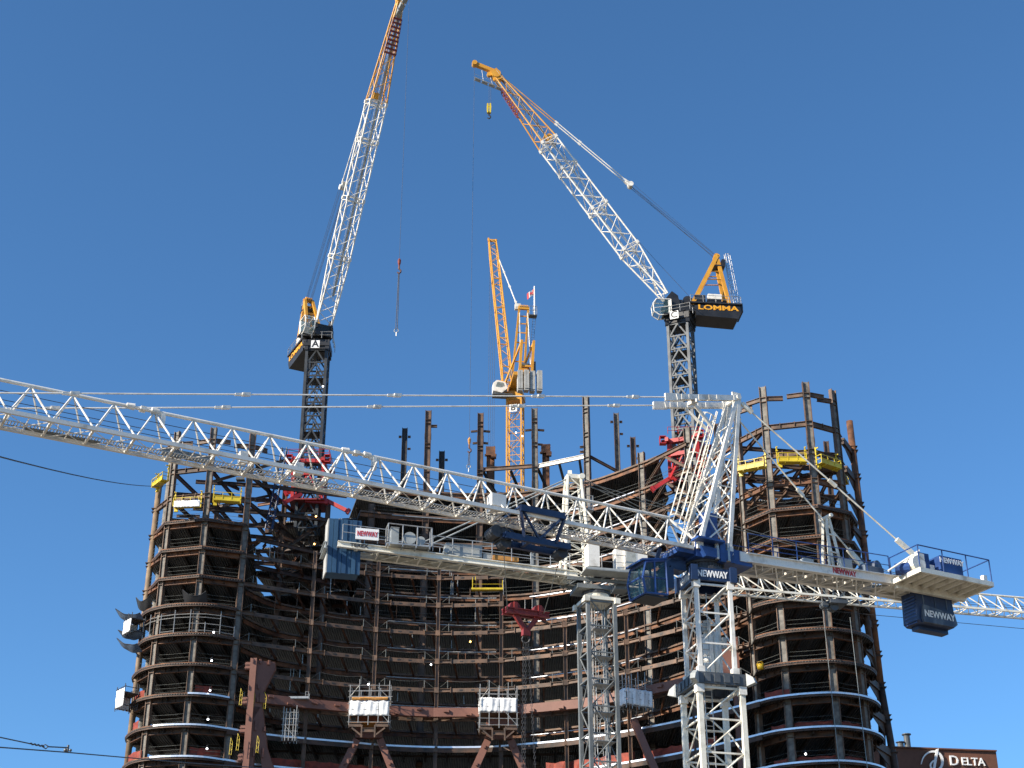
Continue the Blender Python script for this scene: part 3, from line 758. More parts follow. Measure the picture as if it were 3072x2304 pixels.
    m = MB(); m.box8(cb + Zv * -.25 + f.d * -.9, f.d * .9, f.n * .9, Zv * .12); m.tube(P(-.6, sgn * 1.4, D + .2), cb + f.d * -1 + Zv * -.3, .2, 6); m.build('cab_bracket', 'blackpaint', cab)
    # jib
    H = P(1.7, 0, heel_h); T_ = V(tip); j = (T_ - H); L = j.length; ju = j / L; jn = f.n; jt = ju.cross(jn).normalized()
    if jt.z < 0: jt = -jt
    w = 1.3
    def quad(t, hw, ht): c = H + j * t; return [c + jn * hw - jt * ht, c + jn * hw + jt * ht, c - jn * hw + jt * ht, c - jn * hw - jt * ht]
    m = MB(); truss4(quad(.012, 1.25, .12), quad(.20, w, w), 6, .13, .062, False, m)
    m2 = truss4(quad(.20, w, w), quad(seg_y, w, w), max(8, round((seg_y - .20) * L / 1.9)), .13, .062, False, m)
    for t in (.20, .37, .54, seg_y - .01):
        for t2 in (t, t + .012):
            q = quad(t2, w, w)
            for i in range(4): m.tube(q[i], q[(i + 1) % 4], .075, 5)
            m.tube(q[0], q[2], .05, 4); m.tube(q[1], q[3], .05, 4)
        for q_ in quad(t + .006, w, w): m.box8(q_, ju * .26, jn * .19, jt * .19)
    jb = m.build('jib', 'white', cr)
    m = MB(); q0, q1 = H + j * .08 - jn * .2, H + j * .97 - jn * .2
    m.box8((q0 + q1) / 2 - jt * .55, ju * L * .43, jn * .20, jt * .02); m.build('walkway', 'greypaint', jb)
    rail = MB(); 
    for s in (-.42, .1): rail.tube(q0 + jn * s + jt * .35, q1 + jn * s + jt * .35, .03, 4)
    rail.build('handrail', 'galv', jb)
    m = MB(); truss4(quad(seg_y, w, w), quad(.955, .42, .46), max(6, round((.955 - seg_y) * L / 1.8)), .12, .055, False, m)
    hd = m.build('jib_head_section', 'yellow', cr)
    m = MB(); tp = H + j * .955
    for s in (-1, 1):
        m.prism([(-.8, -.4), (.9, -.7), (1.6, .1), (3.6, 2.0), (3.3, 2.6), (1.9, 1.7), (.6, 1.2), (-.8, .5)], tp + jn * s * .42 - jn * .06, ju, jt if False else (jt * .75 - ju * .0), jn * .12) if False else None
    hor = V((ju.x, ju.y, 0)).normalized(); horn = (hor * .93 + Zv * .36)
    m.beam(tp - ju * .9, tp + ju * 1.2, 1.05, 1.3, jt); e0 = tp + ju * .9 + jt * .2; m.beam(e0, e0 + horn * 3.6, .7, .62, Zv)
    m.tube(e0 + jn * .5 + horn * 3.6, e0 - jn * .5 + horn * 3.6, .42, 14); m.tube(tp + jn * .62 + ju * .3, tp - jn * .62 + ju * .3, .75, 16)
    m.tube(tp + jn * .3 + ju * .9 - jt * .9, tp - jn * .3 + ju * .9 - jt * .9, .4, 12); m.beam(tp + ju * .9, tp + ju * .9 - Zv * 1.7, .3, .3)
    m.build('sheave_head', 'yellow', hd)
    m = MB(); a = tp - Zv * 2.6 - hor * .9; b = a + horn * 5.0
    for k in range(4):
        m.beam(a.lerp(b, k / 4 + .02), a.lerp(b, k / 4 + .21), .7, .08); m.beam(a.lerp(b, k / 4 + .02) + jn * .36 + Zv * .35, a.lerp(b, k / 4 + .21) + jn * .36 + Zv * .35, .05, .5)
    for s in (.36, -.36): m.tube(a + jn * s, b + jn * s, .05, 4); m.tube(a + jn * s + Zv * .7, b + jn * s + Zv * .7, .035, 4)
    for k in (0, .33, .66): m.tube(a.lerp(b, k), e0.lerp(e0 + horn * 3.6, k), .04, 4)
    m.build('head_walkway', 'greypaint', hd)
    m = MB(); qa, qb = quad(.80, 1.0, .95), quad(.90, .72, .70)
    for i in range(9):
        t = i / 8; c0, c1 = qa[0].lerp(qb[0], t), qa[3].lerp(qb[3], t)
        m.beam(c0 - jt * .16, c1 - jt * .16, .32, .06, jt)
    for i in (0, 3): m.tube(qa[i] - jt * .22, qb[i] - jt * .22, .04, 4)
    m.build('warning_board', 'maroon', hd)
    m = MB(); c = H + j * (seg_y + .015) + jt * .9; m.tube(c - jn * .35, c + jn * .35, .5, 12); m.box8(c - jt * .6, ju * .6, jn * .6, jt * .1); m.build('guide_pulley', 'yellow', hd)
    # pendants and luffing tackle
    top = tp + jt * .55; blk = top.lerp(ap, .60)
    m = MB(); m1 = MB()
    for s in (-1, 1):
        p0 = top + jn * s * .35 - ju * .6; p2 = blk + jn * s * .33; p1 = p0.lerp(p2, .44)
        m1.tube(p0, p1, .075, 6); m.tube(p1, p2, .085, 6)
        for t in (.0, .33, .97): c = p1.lerp(p2, t); m.box8(c, (p2 - p1).normalized() * .3, jn * .09, jt * .13)
    m.build('pendant_bar', 'white', cr); m1.build('pendant_bar', 'yellow', cr)
    m = MB(); bd = (ap - blk).normalized()
    for s in (-.45, -.15, .15, .45): m.tube(blk + jn * (s - .1) + bd * .6, blk + jn * (s + .1) + bd * .6, .45, 12)
    m.box8(blk + bd * .1, bd * .5, jn * .3, bd.cross(jn) * .25); m.build('luffing_block', 'white', cr)
    m = MB()
    for s in (-.5, -.36, -.2, .2, .36, .5):
        m.tube(blk + jn * s + bd * .6 + jt * (.2 * (1 if int(s * 50) % 2 else -1)), ap + jn * s, .024, 4)
    m.sag(top + jt * .2, P(-2.0, 0, D + 3.0), 1.2, .03, 6, 4)
    m.build('luffing_rope', 'rope', cr)
    return cr, e0 + horn * 3.6, tp + ju * .9 - jt * .9, f, D
def hookblock(label, top, zb, kind='yellow', sling=0, ball='orange'):
    p = V((top.x, top.y, zb))
    t = thing('hook_block', label, 'crane hook', tuple(p))
    m = MB(); m.tube(V((top.x, top.y, top.z)), p + Zv * (1.6 if kind == 'yellow' else 1.1), .022, 4)
    if kind == 'yellow': m.tube(V((top.x + .28, top.y, top.z)), p + Zv * 1.6 + V((.28, 0, 0)), .024, 4)
    m.build('hoist_rope', 'rope', t)
    m = MB()
    if kind == 'yellow':
        for s in (-.26, .16): m.prism([(-.1, 0), (.1, 0), (.16, 1.0), (.12, 1.8), (-.12, 1.8), (-.16, 1.0)], p + V((s + .05, -.25, -.1)), (1, 0, 0), Zv, (0, .5, 0))
        m.tube(p + V((-.3, 0, .2)), p + V((.3, 0, .2)), .1, 6); m.tube(p + V((-.3, 0, 1.2)), p + V((.3, 0, 1.2)), .1, 6); m.build('block', 'safety', t)
    else:
        m.tube(p + Zv * 1.2, p + Zv * .9, .08, 8, .24); m.tube(p + Zv * .9, p + Zv * .4, .24, 8, .2); m.tube(p + Zv * .4, p, .2, 8, .08); m.build('block', ball, t)
    m = MB(); m.tube(p, p - Zv * .5, .12, 6); m.path([p - Zv * .5, p + V((.25, 0, -.7)), p + V((.25, 0, -1.0)), p + V((0, 0, -1.2)), p + V((-.22, 0, -1.0))], .1, 6); m.build('hook', 'blackpaint' if kind == 'yellow' else 'rust', t)
    if sling:
        m = MB()
        for s in (-.05, .06): m.tube(p - Zv * 1.1 + V((s, 0, 0)), p + V((s * 2 - .05, 0, -sling)), .05, 4)
        m.build('sling', 'rope', t)
        m = MB(); e = p + V((-.05, 0, -sling)); m.ring(e - Zv * .35, (1, 0, 0), (0, 0, 1), .3, .06, 8); m.tube(e - Zv * .6, e - Zv * 1.2, .08, 5); m.build('shackle', 'galv', t)
    return t
A_top = at(955, 1062, 214).z
heelA = at(968, 985, 212.5).z
cA, hornA, shA, fA, DA = luffer('black and white luffing crane with the A sign and the steepest jib', -30.0, 214, (.45, -.893), 0.0, heelA, at(1212, -45, 187.5), .66, 'A', A_top, 1, (1.0, 2.35, .75), .25, 84)
C_top = at(2045, 982, 208).z
heelC = at(2013, 899, 207.6).z
cC, hornC, shC, fC, DC = luffer('luffing crane with the C sign and gold lettering along its black counterweight', 25.5, 208, (-1, -.10), math.radians(-22), heelC, at(1468, 200, 204), .66, 'C', C_top, -1, (2.9, -1.0, -.6), .75, 84)
hookblock('small red hook with a long sling hanging on crane A below its jib', hornA, at(1168, 798, hornA.y).z, 'ball', at(1168, 798, hornA.y).z - at(1160, 985, hornA.y).z)
hookblock('yellow and black hook block hanging just below the head of crane C', shC, at(1476, 338, shC.y).z)
hookblock('small hook with chain hanging far down on a thin rope from crane C', hornC, at(1452, 1335, hornC.y).z, 'ball', 3, 'timber')

# red climbing frames round the two black masts
def climbing(label, ax, ay, ang, z0, z1, legs):
    t = thing('climbing_frame', label, 'steel frame', (ax, ay, z0))
    for k, zz in enumerate((z1, (z1 * 2 + z0) / 3)):
        m = MB(); c = mastcorners(ax, ay, 4.3, ang)
        for i in range(4):
            u = (c[(i + 1) % 4] - c[i]).normalized(); e = 1.0 if k == 0 else -.3
            m.beam(c[i] - u * e + Zv * zz, c[(i + 1) % 4] + u * e + Zv * zz, .5, .6)
        m.build('collar_beam', 'red', t)
    for c in mastcorners(ax, ay, 4.3, ang): m = MB(); m.beam(c + Zv * z0, c + Zv * (z1 - .4), .45, .45); m.build('post', 'red', t)
    for c in mastcorners(ax, ay, 5.6, ang):
        m = MB()
        for s in (-1, 1): m.box(c + V((s * .42, 0, z1)), (.12, .9, 1.2)); m.box(c + V((0, 0, z1 + s * .55)), (.9, .9, .12))
        m.build('jack_box', 'red', t)
    m = MB(); C = mastcorners(ax, ay, 4.3, ang)
    for i in range(4):
        A, B = C[i], C[(i + 1) % 4]; zz = (z1 * 2 + z0) / 3
        m.beam(A + Zv * z0, (A + B) / 2 + Zv * zz, .2, .2); m.beam(B + Zv * z0, (A + B) / 2 + Zv * zz, .2, .2)
    m.build('diagonal_strut', 'red', t)
    for a, b in legs:
        m = MB(); m.beam(a, b, .4, .55); u = (V(b) - V(a)).normalized(); m.box8(V(b) - u * .2, u * .2, V((0, .35, 0)), u.cross(V((0, 1, 0))) * .4)
        m.build('outrigger', 'red', t)
    m = MB(); m.box((ax, ay, z0 - .2), (5.2, 5.2, .2), ang); m.build('work_deck', 'maroon', t)
    rail_mesh([V((ax, ay, z1 + .4)) + v for v in (V((-3, -3, 0)), V((3, -3, 0)), V((3, 3, 0)))], 1.1, .045, 1.5).build('handrail', 'red', t)
    return t
zc1 = at(2065, 1318, 206).z; zc0 = at(2065, 1470, 206).z
climbing('red climbing frame clamped round the black mast of crane C', 25.5, 208, math.radians(-22), zc0 + 1.5, zc1,
         [(at(2035, 1390, 206), at(2010, 1440, 203)), (at(2008, 1436, 203), at(1955, 1470, 203)), (at(2085, 1400, 205), at(2020, 1440, 203)), (at(2045, 1385, 205), at(2075, 1385, 204.5)), (at(2095, 1330, 206), at(2120, 1420, 205))])
za1 = at(940, 1392, 213).z; za0 = at(940, 1520, 212).z
climbing('red climbing frame at the foot of the black mast of crane A', -30.0, 214, 0, za0 + 1.2, za1,
         [(at(905, 1482, 212), at(850, 1510, 211)), (at(900, 1464, 213), at(855, 1482, 212)), (at(985, 1504, 212), at(1048, 1536, 211.5)), (at(915, 1502, 212), at(985, 1506, 212))])

# ------------------------------------------------------------------ CRANE B (all yellow, behind)
bx, by = .55, 243.0
Bz = at(1545, 1208, 243).z
cB = thing('tower_crane', 'all yellow luffing crane with the B sign, grey counterweights and a flag', 'crane', (bx, by, 80))
fB = Fr(bx, by, -.13, .99); P = fB.P; angB = math.radians(-10)
m, l, C = mast_mesh(bx, by, 80, Bz, 2.5, angB, 2.6, .27, .11, 'Z', 0)
mo = m.build('mast', 'yellow', cB)
ladder_mesh((bx - .2, by, 80), (bx - .2, by, Bz), (1, 0, 0), .55, .4, .035).build('ladder', 'galv', mo)
nB = V((math.sin(angB), -math.cos(angB), 0)); tB = V((math.cos(angB), math.sin(angB), 0))
m = MB(); m.poly([(c.x, c.y) for c in mastcorners(bx, by, 2.7, angB)], Bz, Bz + .5); m.poly([(c.x, c.y) for c in mastcorners(bx, by, 3.1, angB)], Bz + .5, Bz + 1.5); m.tube((bx, by, Bz + 1.5), (bx, by, Bz + 1.9), 1.3, 18); m.build('collar', 'yellow', cB)
signboard('B', V((bx, by, Bz - 1.75)) + nB * 1.55 + tB * -.1, tB, Zv, 1.35, 1.35, cB, 'ink', 1.5)
D = Bz + 1.9
m = MB(); m.box8(P(-2.6, 0, D + .35), fB.d * 4.2, fB.n * 1.2, Zv * .3); m.box8(P(.6, 0, D + .9), fB.d * 1.1, fB.n * 1.2, Zv * .6); m.build('machinery_deck', 'yellow', cB)
right = -fB.n if fB.n.x < 0 else fB.n
for i in range(4):
    m = MB(); c = P(-6.4 - .25 * (i % 2), 0, D - .9) + right * (-.35 + i * 1.05 + (i == 3) * .15) + right * .9 - right * .6
    for s in (-1, 1): m.box8(c + right * s * .22, right * .2, fB.d * .7, Zv * 1.75)
    m.box8(c - Zv * 1.9, right * .40, fB.d * .6, Zv * .14); m.build('counterweight', 'concrete', cB)
apB = P(-4.6, 0, D + 14.2) + right * .9
m = MB()
for s in (-1, 1):
    q = right * (s * .85 + .35)
    m.beam(P(-2.2, 0, D + .5) + right * (s * 1.05 + .1), apB + right * s * .78, .34, .42, fB.d)
m.beam(apB - right * 1.0 + Zv * .1, apB + right * 1.0 + Zv * .1, .5, .5)
for t in (.3, .55, .68, .8, .9):
    a0 = P(-2.2, 0, D + .5) + right * -.95; a1 = P(-2.2, 0, D + .5) + right * 1.15
    m.beam(a0.lerp(apB - right * .78, t), a1.lerp(apB + right * .78, t), .14, .2)
for i in range(6): c = apB + right * (-.7 + i * .28) + Zv * .4; m.tube(c - right * .07, c + right * .07, .35, 10)
af = m.build('a_frame', 'yellow', cB)
m = MB()
for s in (-1, 1):
    c0 = P(-6.0, 0, D + .4) + right * (s * 1.05 + 1.0); c1 = c0 + Zv * 6.6 + right * .35 - fB.d * .3
    m.beam(c0, c1, .42, .55, fB.d); m.beam(c1 - Zv * .2, P(-2.0, 0, D + .9) + right * (s * 1.05 - .9), .26, .3)
m.beam(P(-6.0, 0, D + 2.2) + right * -.05, P(-6.0, 0, D + 2.2) + right * 2.05, .25, .3); m.beam(P(-6.1, 0, D + .7) + right * -.05, P(-6.1, 0, D + .7) + right * 2.05, .4, .5)
m.beam(P(-2.6, 0, D + 2.4) + right * -1.9, P(-2.6, 0, D + 2.4) + right * .9, .2, .2); m.beam(P(-1.2, 0, D + 1.5) + right * -3.4, P(-1.2, 0, D + 1.3) + right * 0, .22, .26)
m.box8(P(-4.6, 0, D + 1.6) + right * .9, right * 1.0, fB.d * .6, Zv * .6); m.build('winch_frame', 'yellow', cB)
m = MB(); m.tube(P(-4.6, 0, D + 2.8) + right * .1, P(-4.6, 0, D + 2.8) + right * 1.8, .6, 12); m.box8(P(-5.4, 0, D + 1.9) + right * 2.4, right * .35, fB.d * .6, Zv * 1.3); m.box8(P(-3.4, 0, D + 1.7) + right * -.6, right * .4, fB.d * .4, Zv * .5); m.build('winch', 'slate', cB)
rail_mesh([P(-5.5, 0, D + .6) + right * -1.4, P(-1, 0, D + .6) + right * -1.6, P(0, 0, D + .6) + right * -1.6], 1.1, .05, 1.3).build('handrail', 'galv', cB)
m = MB()
for s in (-1, 1): m.tube(apB + right * s * .72 - Zv * .6, P(-6.0, 0, D + 2.6) + right * (s * .85 + 1.0), .08, 5)
m.build('stay_bar', 'cream', cB)
m = MB(); c = P(-1.2, 0, D + .0) + right * -2.9; m.prism([(-1.2, -.9), (.3, -1.2), (1.3, -.3), (.9, .9), (-.6, 1.15), (-1.2, .6)], c + fB.d * .8, right, Zv, -fB.d * 1.8); cab = m.build('operator_cab', 'white', cB)
m = MB(); m.prism([(-.8, -.1), (.1, -.2), (.8, .1), (.6, .7), (-.45, .85)], c - fB.d * 1.02, right, Zv, -fB.d * .02); m.build('window', 'glass', cab)
m = MB(); m.box8(c + Zv * -1.35 + right * .5, right * 1.7, fB.d * .9, Zv * .12); m.build('cab_platform', 'slate', cab)
H = P(.9, 0, D + 1.0) + right * -1.1; tipB = at(1477, 722, 262); j = tipB - H; L = j.length; ju = j / L; jt = ju.cross(right).normalized(); jt = jt if jt.z > 0 else -jt
def qB(t, hw, ht): c = H + j * t; return [c + right * hw - jt * ht, c + right * hw + jt * ht, c - right * hw + jt * ht, c - right * hw - jt * ht]
m = MB(); truss4(qB(0, .85, .1), qB(.1, .82, .75), 3, .13, .042, False, m); truss4(qB(.1, .82, .75), qB(.9, .74, .68), 19, .13, .042, False, m); truss4(qB(.9, .74, .68), qB(1, .7, .35), 3, .12, .042, False, m)
for t in (.12, .3, .5, .7): 
    q = qB(t, .82, .74); [m.beam(q[i], q[(i + 1) % 4], .16, .16) for i in range(4)]
jb = m.build('jib', 'yellow', cB)
m = MB(); c = tipB; m.tube(c - right * .8, c + right * .8, .3, 10); m.beam(c - right * .75, c - right * .75 + ju * .6, .3, .5); m.beam(c + right * .75, c + right * .75 + ju * .4 - jt * .2, .4, .6); m.build('sheave_head', 'yellow', jb)
blk = at(1553, 921, 243.5); p0 = at(1496, 775, 259)
m = MB(); m.tube(p0, blk, .11, 6); [m.box8(p0.lerp(blk, t), (blk - p0).normalized() * .4, right * .16, fB.d * .16) for t in (.3, .6, .9)]; m.build('pendant_bar', 'cream', cB)
m = MB(); m.box8(blk, right * .5, fB.d * .35, Zv * .55); m.build('luffing_block', 'cream', cB)
m = MB()
for s in (-.4, -.15, .1, .35): m.tube(blk + right * s, apB + right * s + Zv * .4, .03, 4)
m.build('luffing_rope', 'rope', cB)
for i, px in enumerate((1466, 1474, 1481, 1489)):
    m = MB(); a = tipB + right * (-.5 + i * .35); m.tube(a, (a.x, a.y, 92), .028, 4); m.build('hoist_rope', 'rope', cB)
pb = apB + right * 1.9 + fB.d * -.2
m = MB(); m.box8(apB + right * 1.6 - Zv * 1.4, right * .7, fB.d * .6, Zv * .08); o = m.build('sheave_platform', 'slate', cB); rail_mesh([apB + right * .95 - Zv * 1.3 - fB.d * .6, apB + right * 2.25 - Zv * 1.3 - fB.d * .6], 1.6, .05, .8).build('handrail', 'galv', o)
ladder_mesh(P(-4.4, 0, D + 3.0) + right * 2.0, apB + right * 1.9 - Zv * 1.4, right, .5, .5, .035).build('ladder', 'slate', cB)
fl = thing('flag', 'red and white flag flying on a white pole beside crane B', 'flag', tuple(pb - Zv * 1.3))
m = MB(); m.tube(pb - Zv * 1.3, pb + Zv * 4.6, .16, 8, .11); m.build('flagpole', 'white', fl)
m = MB(); tp = pb + Zv * 4.2; N = 12
vs = []; 
for i in range(N + 1):
    u = i / N; x = -u * 1.35; z = -u * 1.15; y = math.sin(u * 7) * .12
    vs += [tp + V((x, y, z + .0)), tp + V((x * .9 + -.05, y + .05, z - 1.15))]
vs2 = [v + V((0, .02, 0)) for v in vs]; fs = [(2 * i, 2 * i + 2, 2 * i + 3, 2 * i + 1) for i in range(N)]
for i in range(N):
    m.cur = 1 if 3 <= i < 9 else 0
    m.add([vs[2 * i], vs[2 * i + 2], vs[2 * i + 3], vs[2 * i + 1], vs2[2 * i], vs2[2 * i + 2], vs2[2 * i + 3], vs2[2 * i + 1]], [(0, 1, 2, 3), (7, 6, 5, 4), (0, 4, 5, 1), (3, 2, 6, 7)])
# maple leaf on the white field
lf = [(0, .45), (.09, .27), (.2, .32), (.16, .08), (.3, .2), (.34, .12), (.46, .14), (.40, .0), (.46, -.04), (.24, -.22), (.27, -.3), (.03, -.27), (.03, -.46)]
m.cur = 0; lf = lf + [(-x, y) for x, y in reversed(lf[1:])]
cL = tp + V((-.66, -.06, -1.12)); m.prism([(p[0] * .75, p[1] * .75) for p in lf], cL, (.93, 0, .36), (0, 0, 1), (0, -.03, 0))
m.build('cloth', ['flagred', 'white_ink'], fl)
# ================================================================== HAMMERHEAD CRANE IN FRONT (white and blue)
ex, ey = 10.8, 83.0
fE = Fr(ex, ey, .886, .465); P = fE.P; d, nn = fE.d, fE.n
cE = thing('tower_crane', 'nearest white hammerhead tower crane with blue slewing gear and blue operator cab', 'crane', (ex, ey, -1.7))
aE = math.radians(15); uE = V((math.cos(aE), math.sin(aE), 0)); vE = V((math.sin(aE), -math.cos(aE), 0))
zc = at(2145, 2042, 82).z
m, l, C = mast_mesh(ex, ey, -1.7, zc - .35, 2.42, aE, 1.78, .27, .10, 'Y'); mo = m.build('mast', 'cream', cE)
m, l, C2 = mast_mesh(ex, ey, zc + .35, 29.15, 1.98, aE, 1.62, .21, .095, 'Y'); m.build('mast', 'white', cE)
for c in C2:
    for q in (29.05, zc + .5): m = MB(); m.box8(c + Zv * q, uE * .19, vE * .19, Zv * .22); m.build('corner_block', 'white', mo)
for c in C: m = MB(); m.box8(c + Zv * (zc - .55), uE * .21, vE * .21, Zv * .22); m.build('corner_block', 'white', mo)
m = MB(); q = mastcorners(ex, ey, 2.75, aE)
for i in range(4):
    m.beam(q[i] + Zv * zc, q[(i + 1) % 4] + Zv * zc, .22, .62); a = q[i].lerp(q[(i + 1) % 4], .5)
    for t in (.2, .4, .6, .8): m.box8(q[i].lerp(q[(i + 1) % 4], t) + Zv * zc, uE * .17, vE * .17, Zv * .22)
m.build('mast_collar', 'slate', cE)
for c in mastcorners(ex, ey, 2.75, aE):
    w = (c - V((ex, ey, 0))).normalized(); m = MB(); m.prism([(.12, -.35), (.62, -.2), (.5, .1), (.12, .36)], c + Zv * zc - w.cross(Zv) * .15, w, Zv, w.cross(Zv) * .3); m.build('collar_wing', 'greypaint', cE)
lad = ladder_mesh(V((ex, ey, 0)) + uE * -.35 + vE * .3, V((ex, ey, 28.8)) + uE * -.35 + vE * .3, uE, .42, .32, .03); lad.build('ladder', 'galv', cE)
m = MB()
for k, (z0, z1) in enumerate(((23.6, 26.6),)):
    m.tube(V((ex, ey, z0)) + uE * .05 + vE * -.3, V((ex, ey, z1)) + uE * .05 + vE * -.3, .30, 14)
    m.tube(V((ex, ey, z1)) + uE * .05 + vE * -.3, V((ex, ey, z1 + .8)) + uE * .05 + vE * -.3, .2, 12)
    m.box8(V((ex, ey, (z0 + z1) / 2 + .2)) + uE * .5 + vE * -.3, uE * .14, vE * .14, Zv * 1.5)
m.build('cable_drum', 'white', cE, True)
m = MB(); m.box8(V((ex, ey, 26.9)) + uE * -.2 + vE * .1, uE * .16, vE * .12, Zv * .22); m.box8(V((ex, ey, 26.0)) + uE * .75 + vE * .3, uE * .12, vE * .14, Zv * .3); m.build('junction_box', 'greypaint', cE)
# lettered collar under the slewing ring
m = MB(); q = mastcorners(ex, ey, 2.15, aE); q2 = mastcorners(ex, ey, 2.3, aE)
for i in range(4):
    m.beam(q[i] + Zv * 29.6, q[(i + 1) % 4] + Zv * 29.6, .16, .72); m.box8(q2[i] + Zv * 29.62, uE * .19, vE * .19, Zv * .44)
m.poly([(c.x, c.y) for c in q], 29.9, 29.98)
co_ = m.build('lettered_collar', 'navy', cE)
lettering('NEWWAY', .52, V((ex, ey, 29.6)) + vE * 1.17 - uE * .05, uE, Zv, 'white_ink', co_, 'lettering', .03, .014, .74)
lettering('NEWWAY', .52, V((ex, ey, 29.6)) - uE * 1.17, vE, Zv, 'white_ink', co_, 'lettering', .03, .014, .74)
m = MB(); m.tube((ex, ey, 30.0), (ex, ey, 30.18), 1.06, 30); m.tube((ex, ey, 30.18), (ex, ey, 30.42), .98, 30); m.tube((ex, ey, 30.42), (ex, ey, 30.56), 1.1, 30)
for i in range(36): a = 2 * PI * i / 36; m.box8((ex + math.cos(a) * 1.0, ey + math.sin(a) * 1.0, 30.3), (.03 * math.cos(a), .03 * math.sin(a), 0), (-.03 * math.sin(a), .03 * math.cos(a), 0), Zv * .12)
m.build('slewing_ring', 'rope', cE)
m = MB(); m.box8(P(0, 0, 30.85), d * 1.25, nn * 1.0, Zv * .28); m.box8(P(.1, .95, 31.0), d * 1.3, nn * .07, Zv * .42); m.box8(P(.1, -.95, 31.0), d * 1.3, nn * .07, Zv * .42)
m.prism([(-1.1, 0), (1.1, 0), (.8, -.55), (-.8, -.55)], P(0, 1.0, 31.1), d, Zv, nn * .35); m.box8(P(.35, 1.15, 31.0), d * .18, nn * .22, Zv * .62)
m.box8(P(-.6, 1.35, 31.45), d * .9, nn * .35, Zv * .06); m.box8(P(1.9, 0, 31.0), d * .7, nn * .95, Zv * .42); m.box8(P(-1.7, 0, 30.9), d * .6, nn * .9, Zv * .2)
tt = m.build('turntable', 'blue', cE)
m = MB()
for s in (.02, .75): m.tube(P(s, 1.25, 30.5), P(s, 1.25, 31.55), .13, 10)
m.build('slewing_motor', 'galv', tt)
m = MB(); m.box8(P(.35, .1, 32.6), d * .42, nn * .3, Zv * 1.05); m.box8(P(-.15, .45, 32.2), d * .2, nn * .3, Zv * .6); m.build('control_cabinet', 'blue', cE)
# tower head
A0 = 41.5; apx = [P(2.7, s * .5, A0) for s in (1, -1)]
base = {(-1, 1): P(-1, 1, 31.15), (1, 1): P(1, 1, 31.15), (-1, -1): P(-1, -1, 31.15), (1, -1): P(1, -1, 31.15)}
m = MB()
for s, a in ((1, apx[0]), (-1, apx[1])):
    m.beam(base[(-1, s)], a, .22, .22, d); m.beam(base[(1, s)], a + d * .12, .24, .24, d)
    for lo, hi in ((.0, .2), (.2, .4), (.4, .58), (.58, .75)):
        F0, F1 = base[(-1, s)], base[(1, s)]
        m.tube(F0.lerp(a, lo), F1.lerp(a, hi), .05, 5); m.tube(F1.lerp(a, lo), F0.lerp(a, hi), .045, 5); m.tube(F0.lerp(a, hi), F1.lerp(a, hi), .04, 5)
for c in (-1, 1):
    F0, F1 = base[(c, 1)], base[(c, -1)]
    for lo, hi in ((0, .16), (.16, .32), (.32, .48), (.48, .64), (.64, .8)):
        m.tube(F0.lerp(apx[0], lo), F1.lerp(apx[1], hi), .045, 5); m.tube(F1.lerp(apx[1], lo), F0.lerp(apx[0], hi), .045, 5); m.tube(F0.lerp(apx[0], hi), F1.lerp(apx[1], hi), .04, 5)
m.box8(P(2.65, .5, A0 - .35), d * .3, nn * .06, Zv * .6); m.box8(P(2.65, -.5, A0 - .35), d * .3, nn * .06, Zv * .6); m.tube(P(2.7, .75, A0 - .1), P(2.7, -.75, A0 - .1), .16, 10)
for c, q in base.items(): m.box8(q + Zv * .1, d * .2, nn * .16, Zv * .25)
m.beam(P(.9, .3, A0 - 2.3), P(-.5, .5, A0 - 1.1), .16, .16); m.beam(P(-.6, .2, A0 - 1.1), P(-.35, .75, A0 - 1.05), .2, .2); m.beam(P(1.1, -.3, A0 - 2.3), P(-.3, -.6, A0 - 1.0), .14, .14)
th = m.build('tower_head', 'white', cE)
m = MB()
for s in (1, -1):
    e = P(-1.75, s * .62, 40.4); b = P(2.6, s * .55, A0 - .15); u = (e - b).normalized()
    for t in (.08, -.08): m.beam(b + nn * t, e + nn * t, .05, .34)
    for f in (.03, .32, .45, .62, .78, .9): m.box8(b.lerp(e, f), u * .12, nn * .13, Zv * .17)
    m.box8(e + u * .3, u * .5, nn * .07, Zv * .24)
m.build('tie_plate', 'white', cE)
ld = ladder_mesh(P(-1.25, -.55, 31.4), P(1.75, -.45, 40.6), nn, .45, .3, .03)
cg0, cg1 = P(-.85, -.55, 33.3) - d * .45, P(1.55, -.45, 40.2) - d * .45
ax_ = (cg1 - cg0).normalized(); pr2 = ax_.cross(nn).normalized()
for i in range(6): ld.ring(cg0.lerp(cg1, i / 5), nn, pr2, .48, .035, 12)
for i in range(8):
    t = 2 * PI * i / 8; o = (nn * math.cos(t) + pr2 * math.sin(t)) * .48; ld.tube(cg0 + o, cg1 + o + ax_ * (.5 if i in (1, 4) else 0), .026, 4)
ld.build('caged_ladder', 'cream', th)
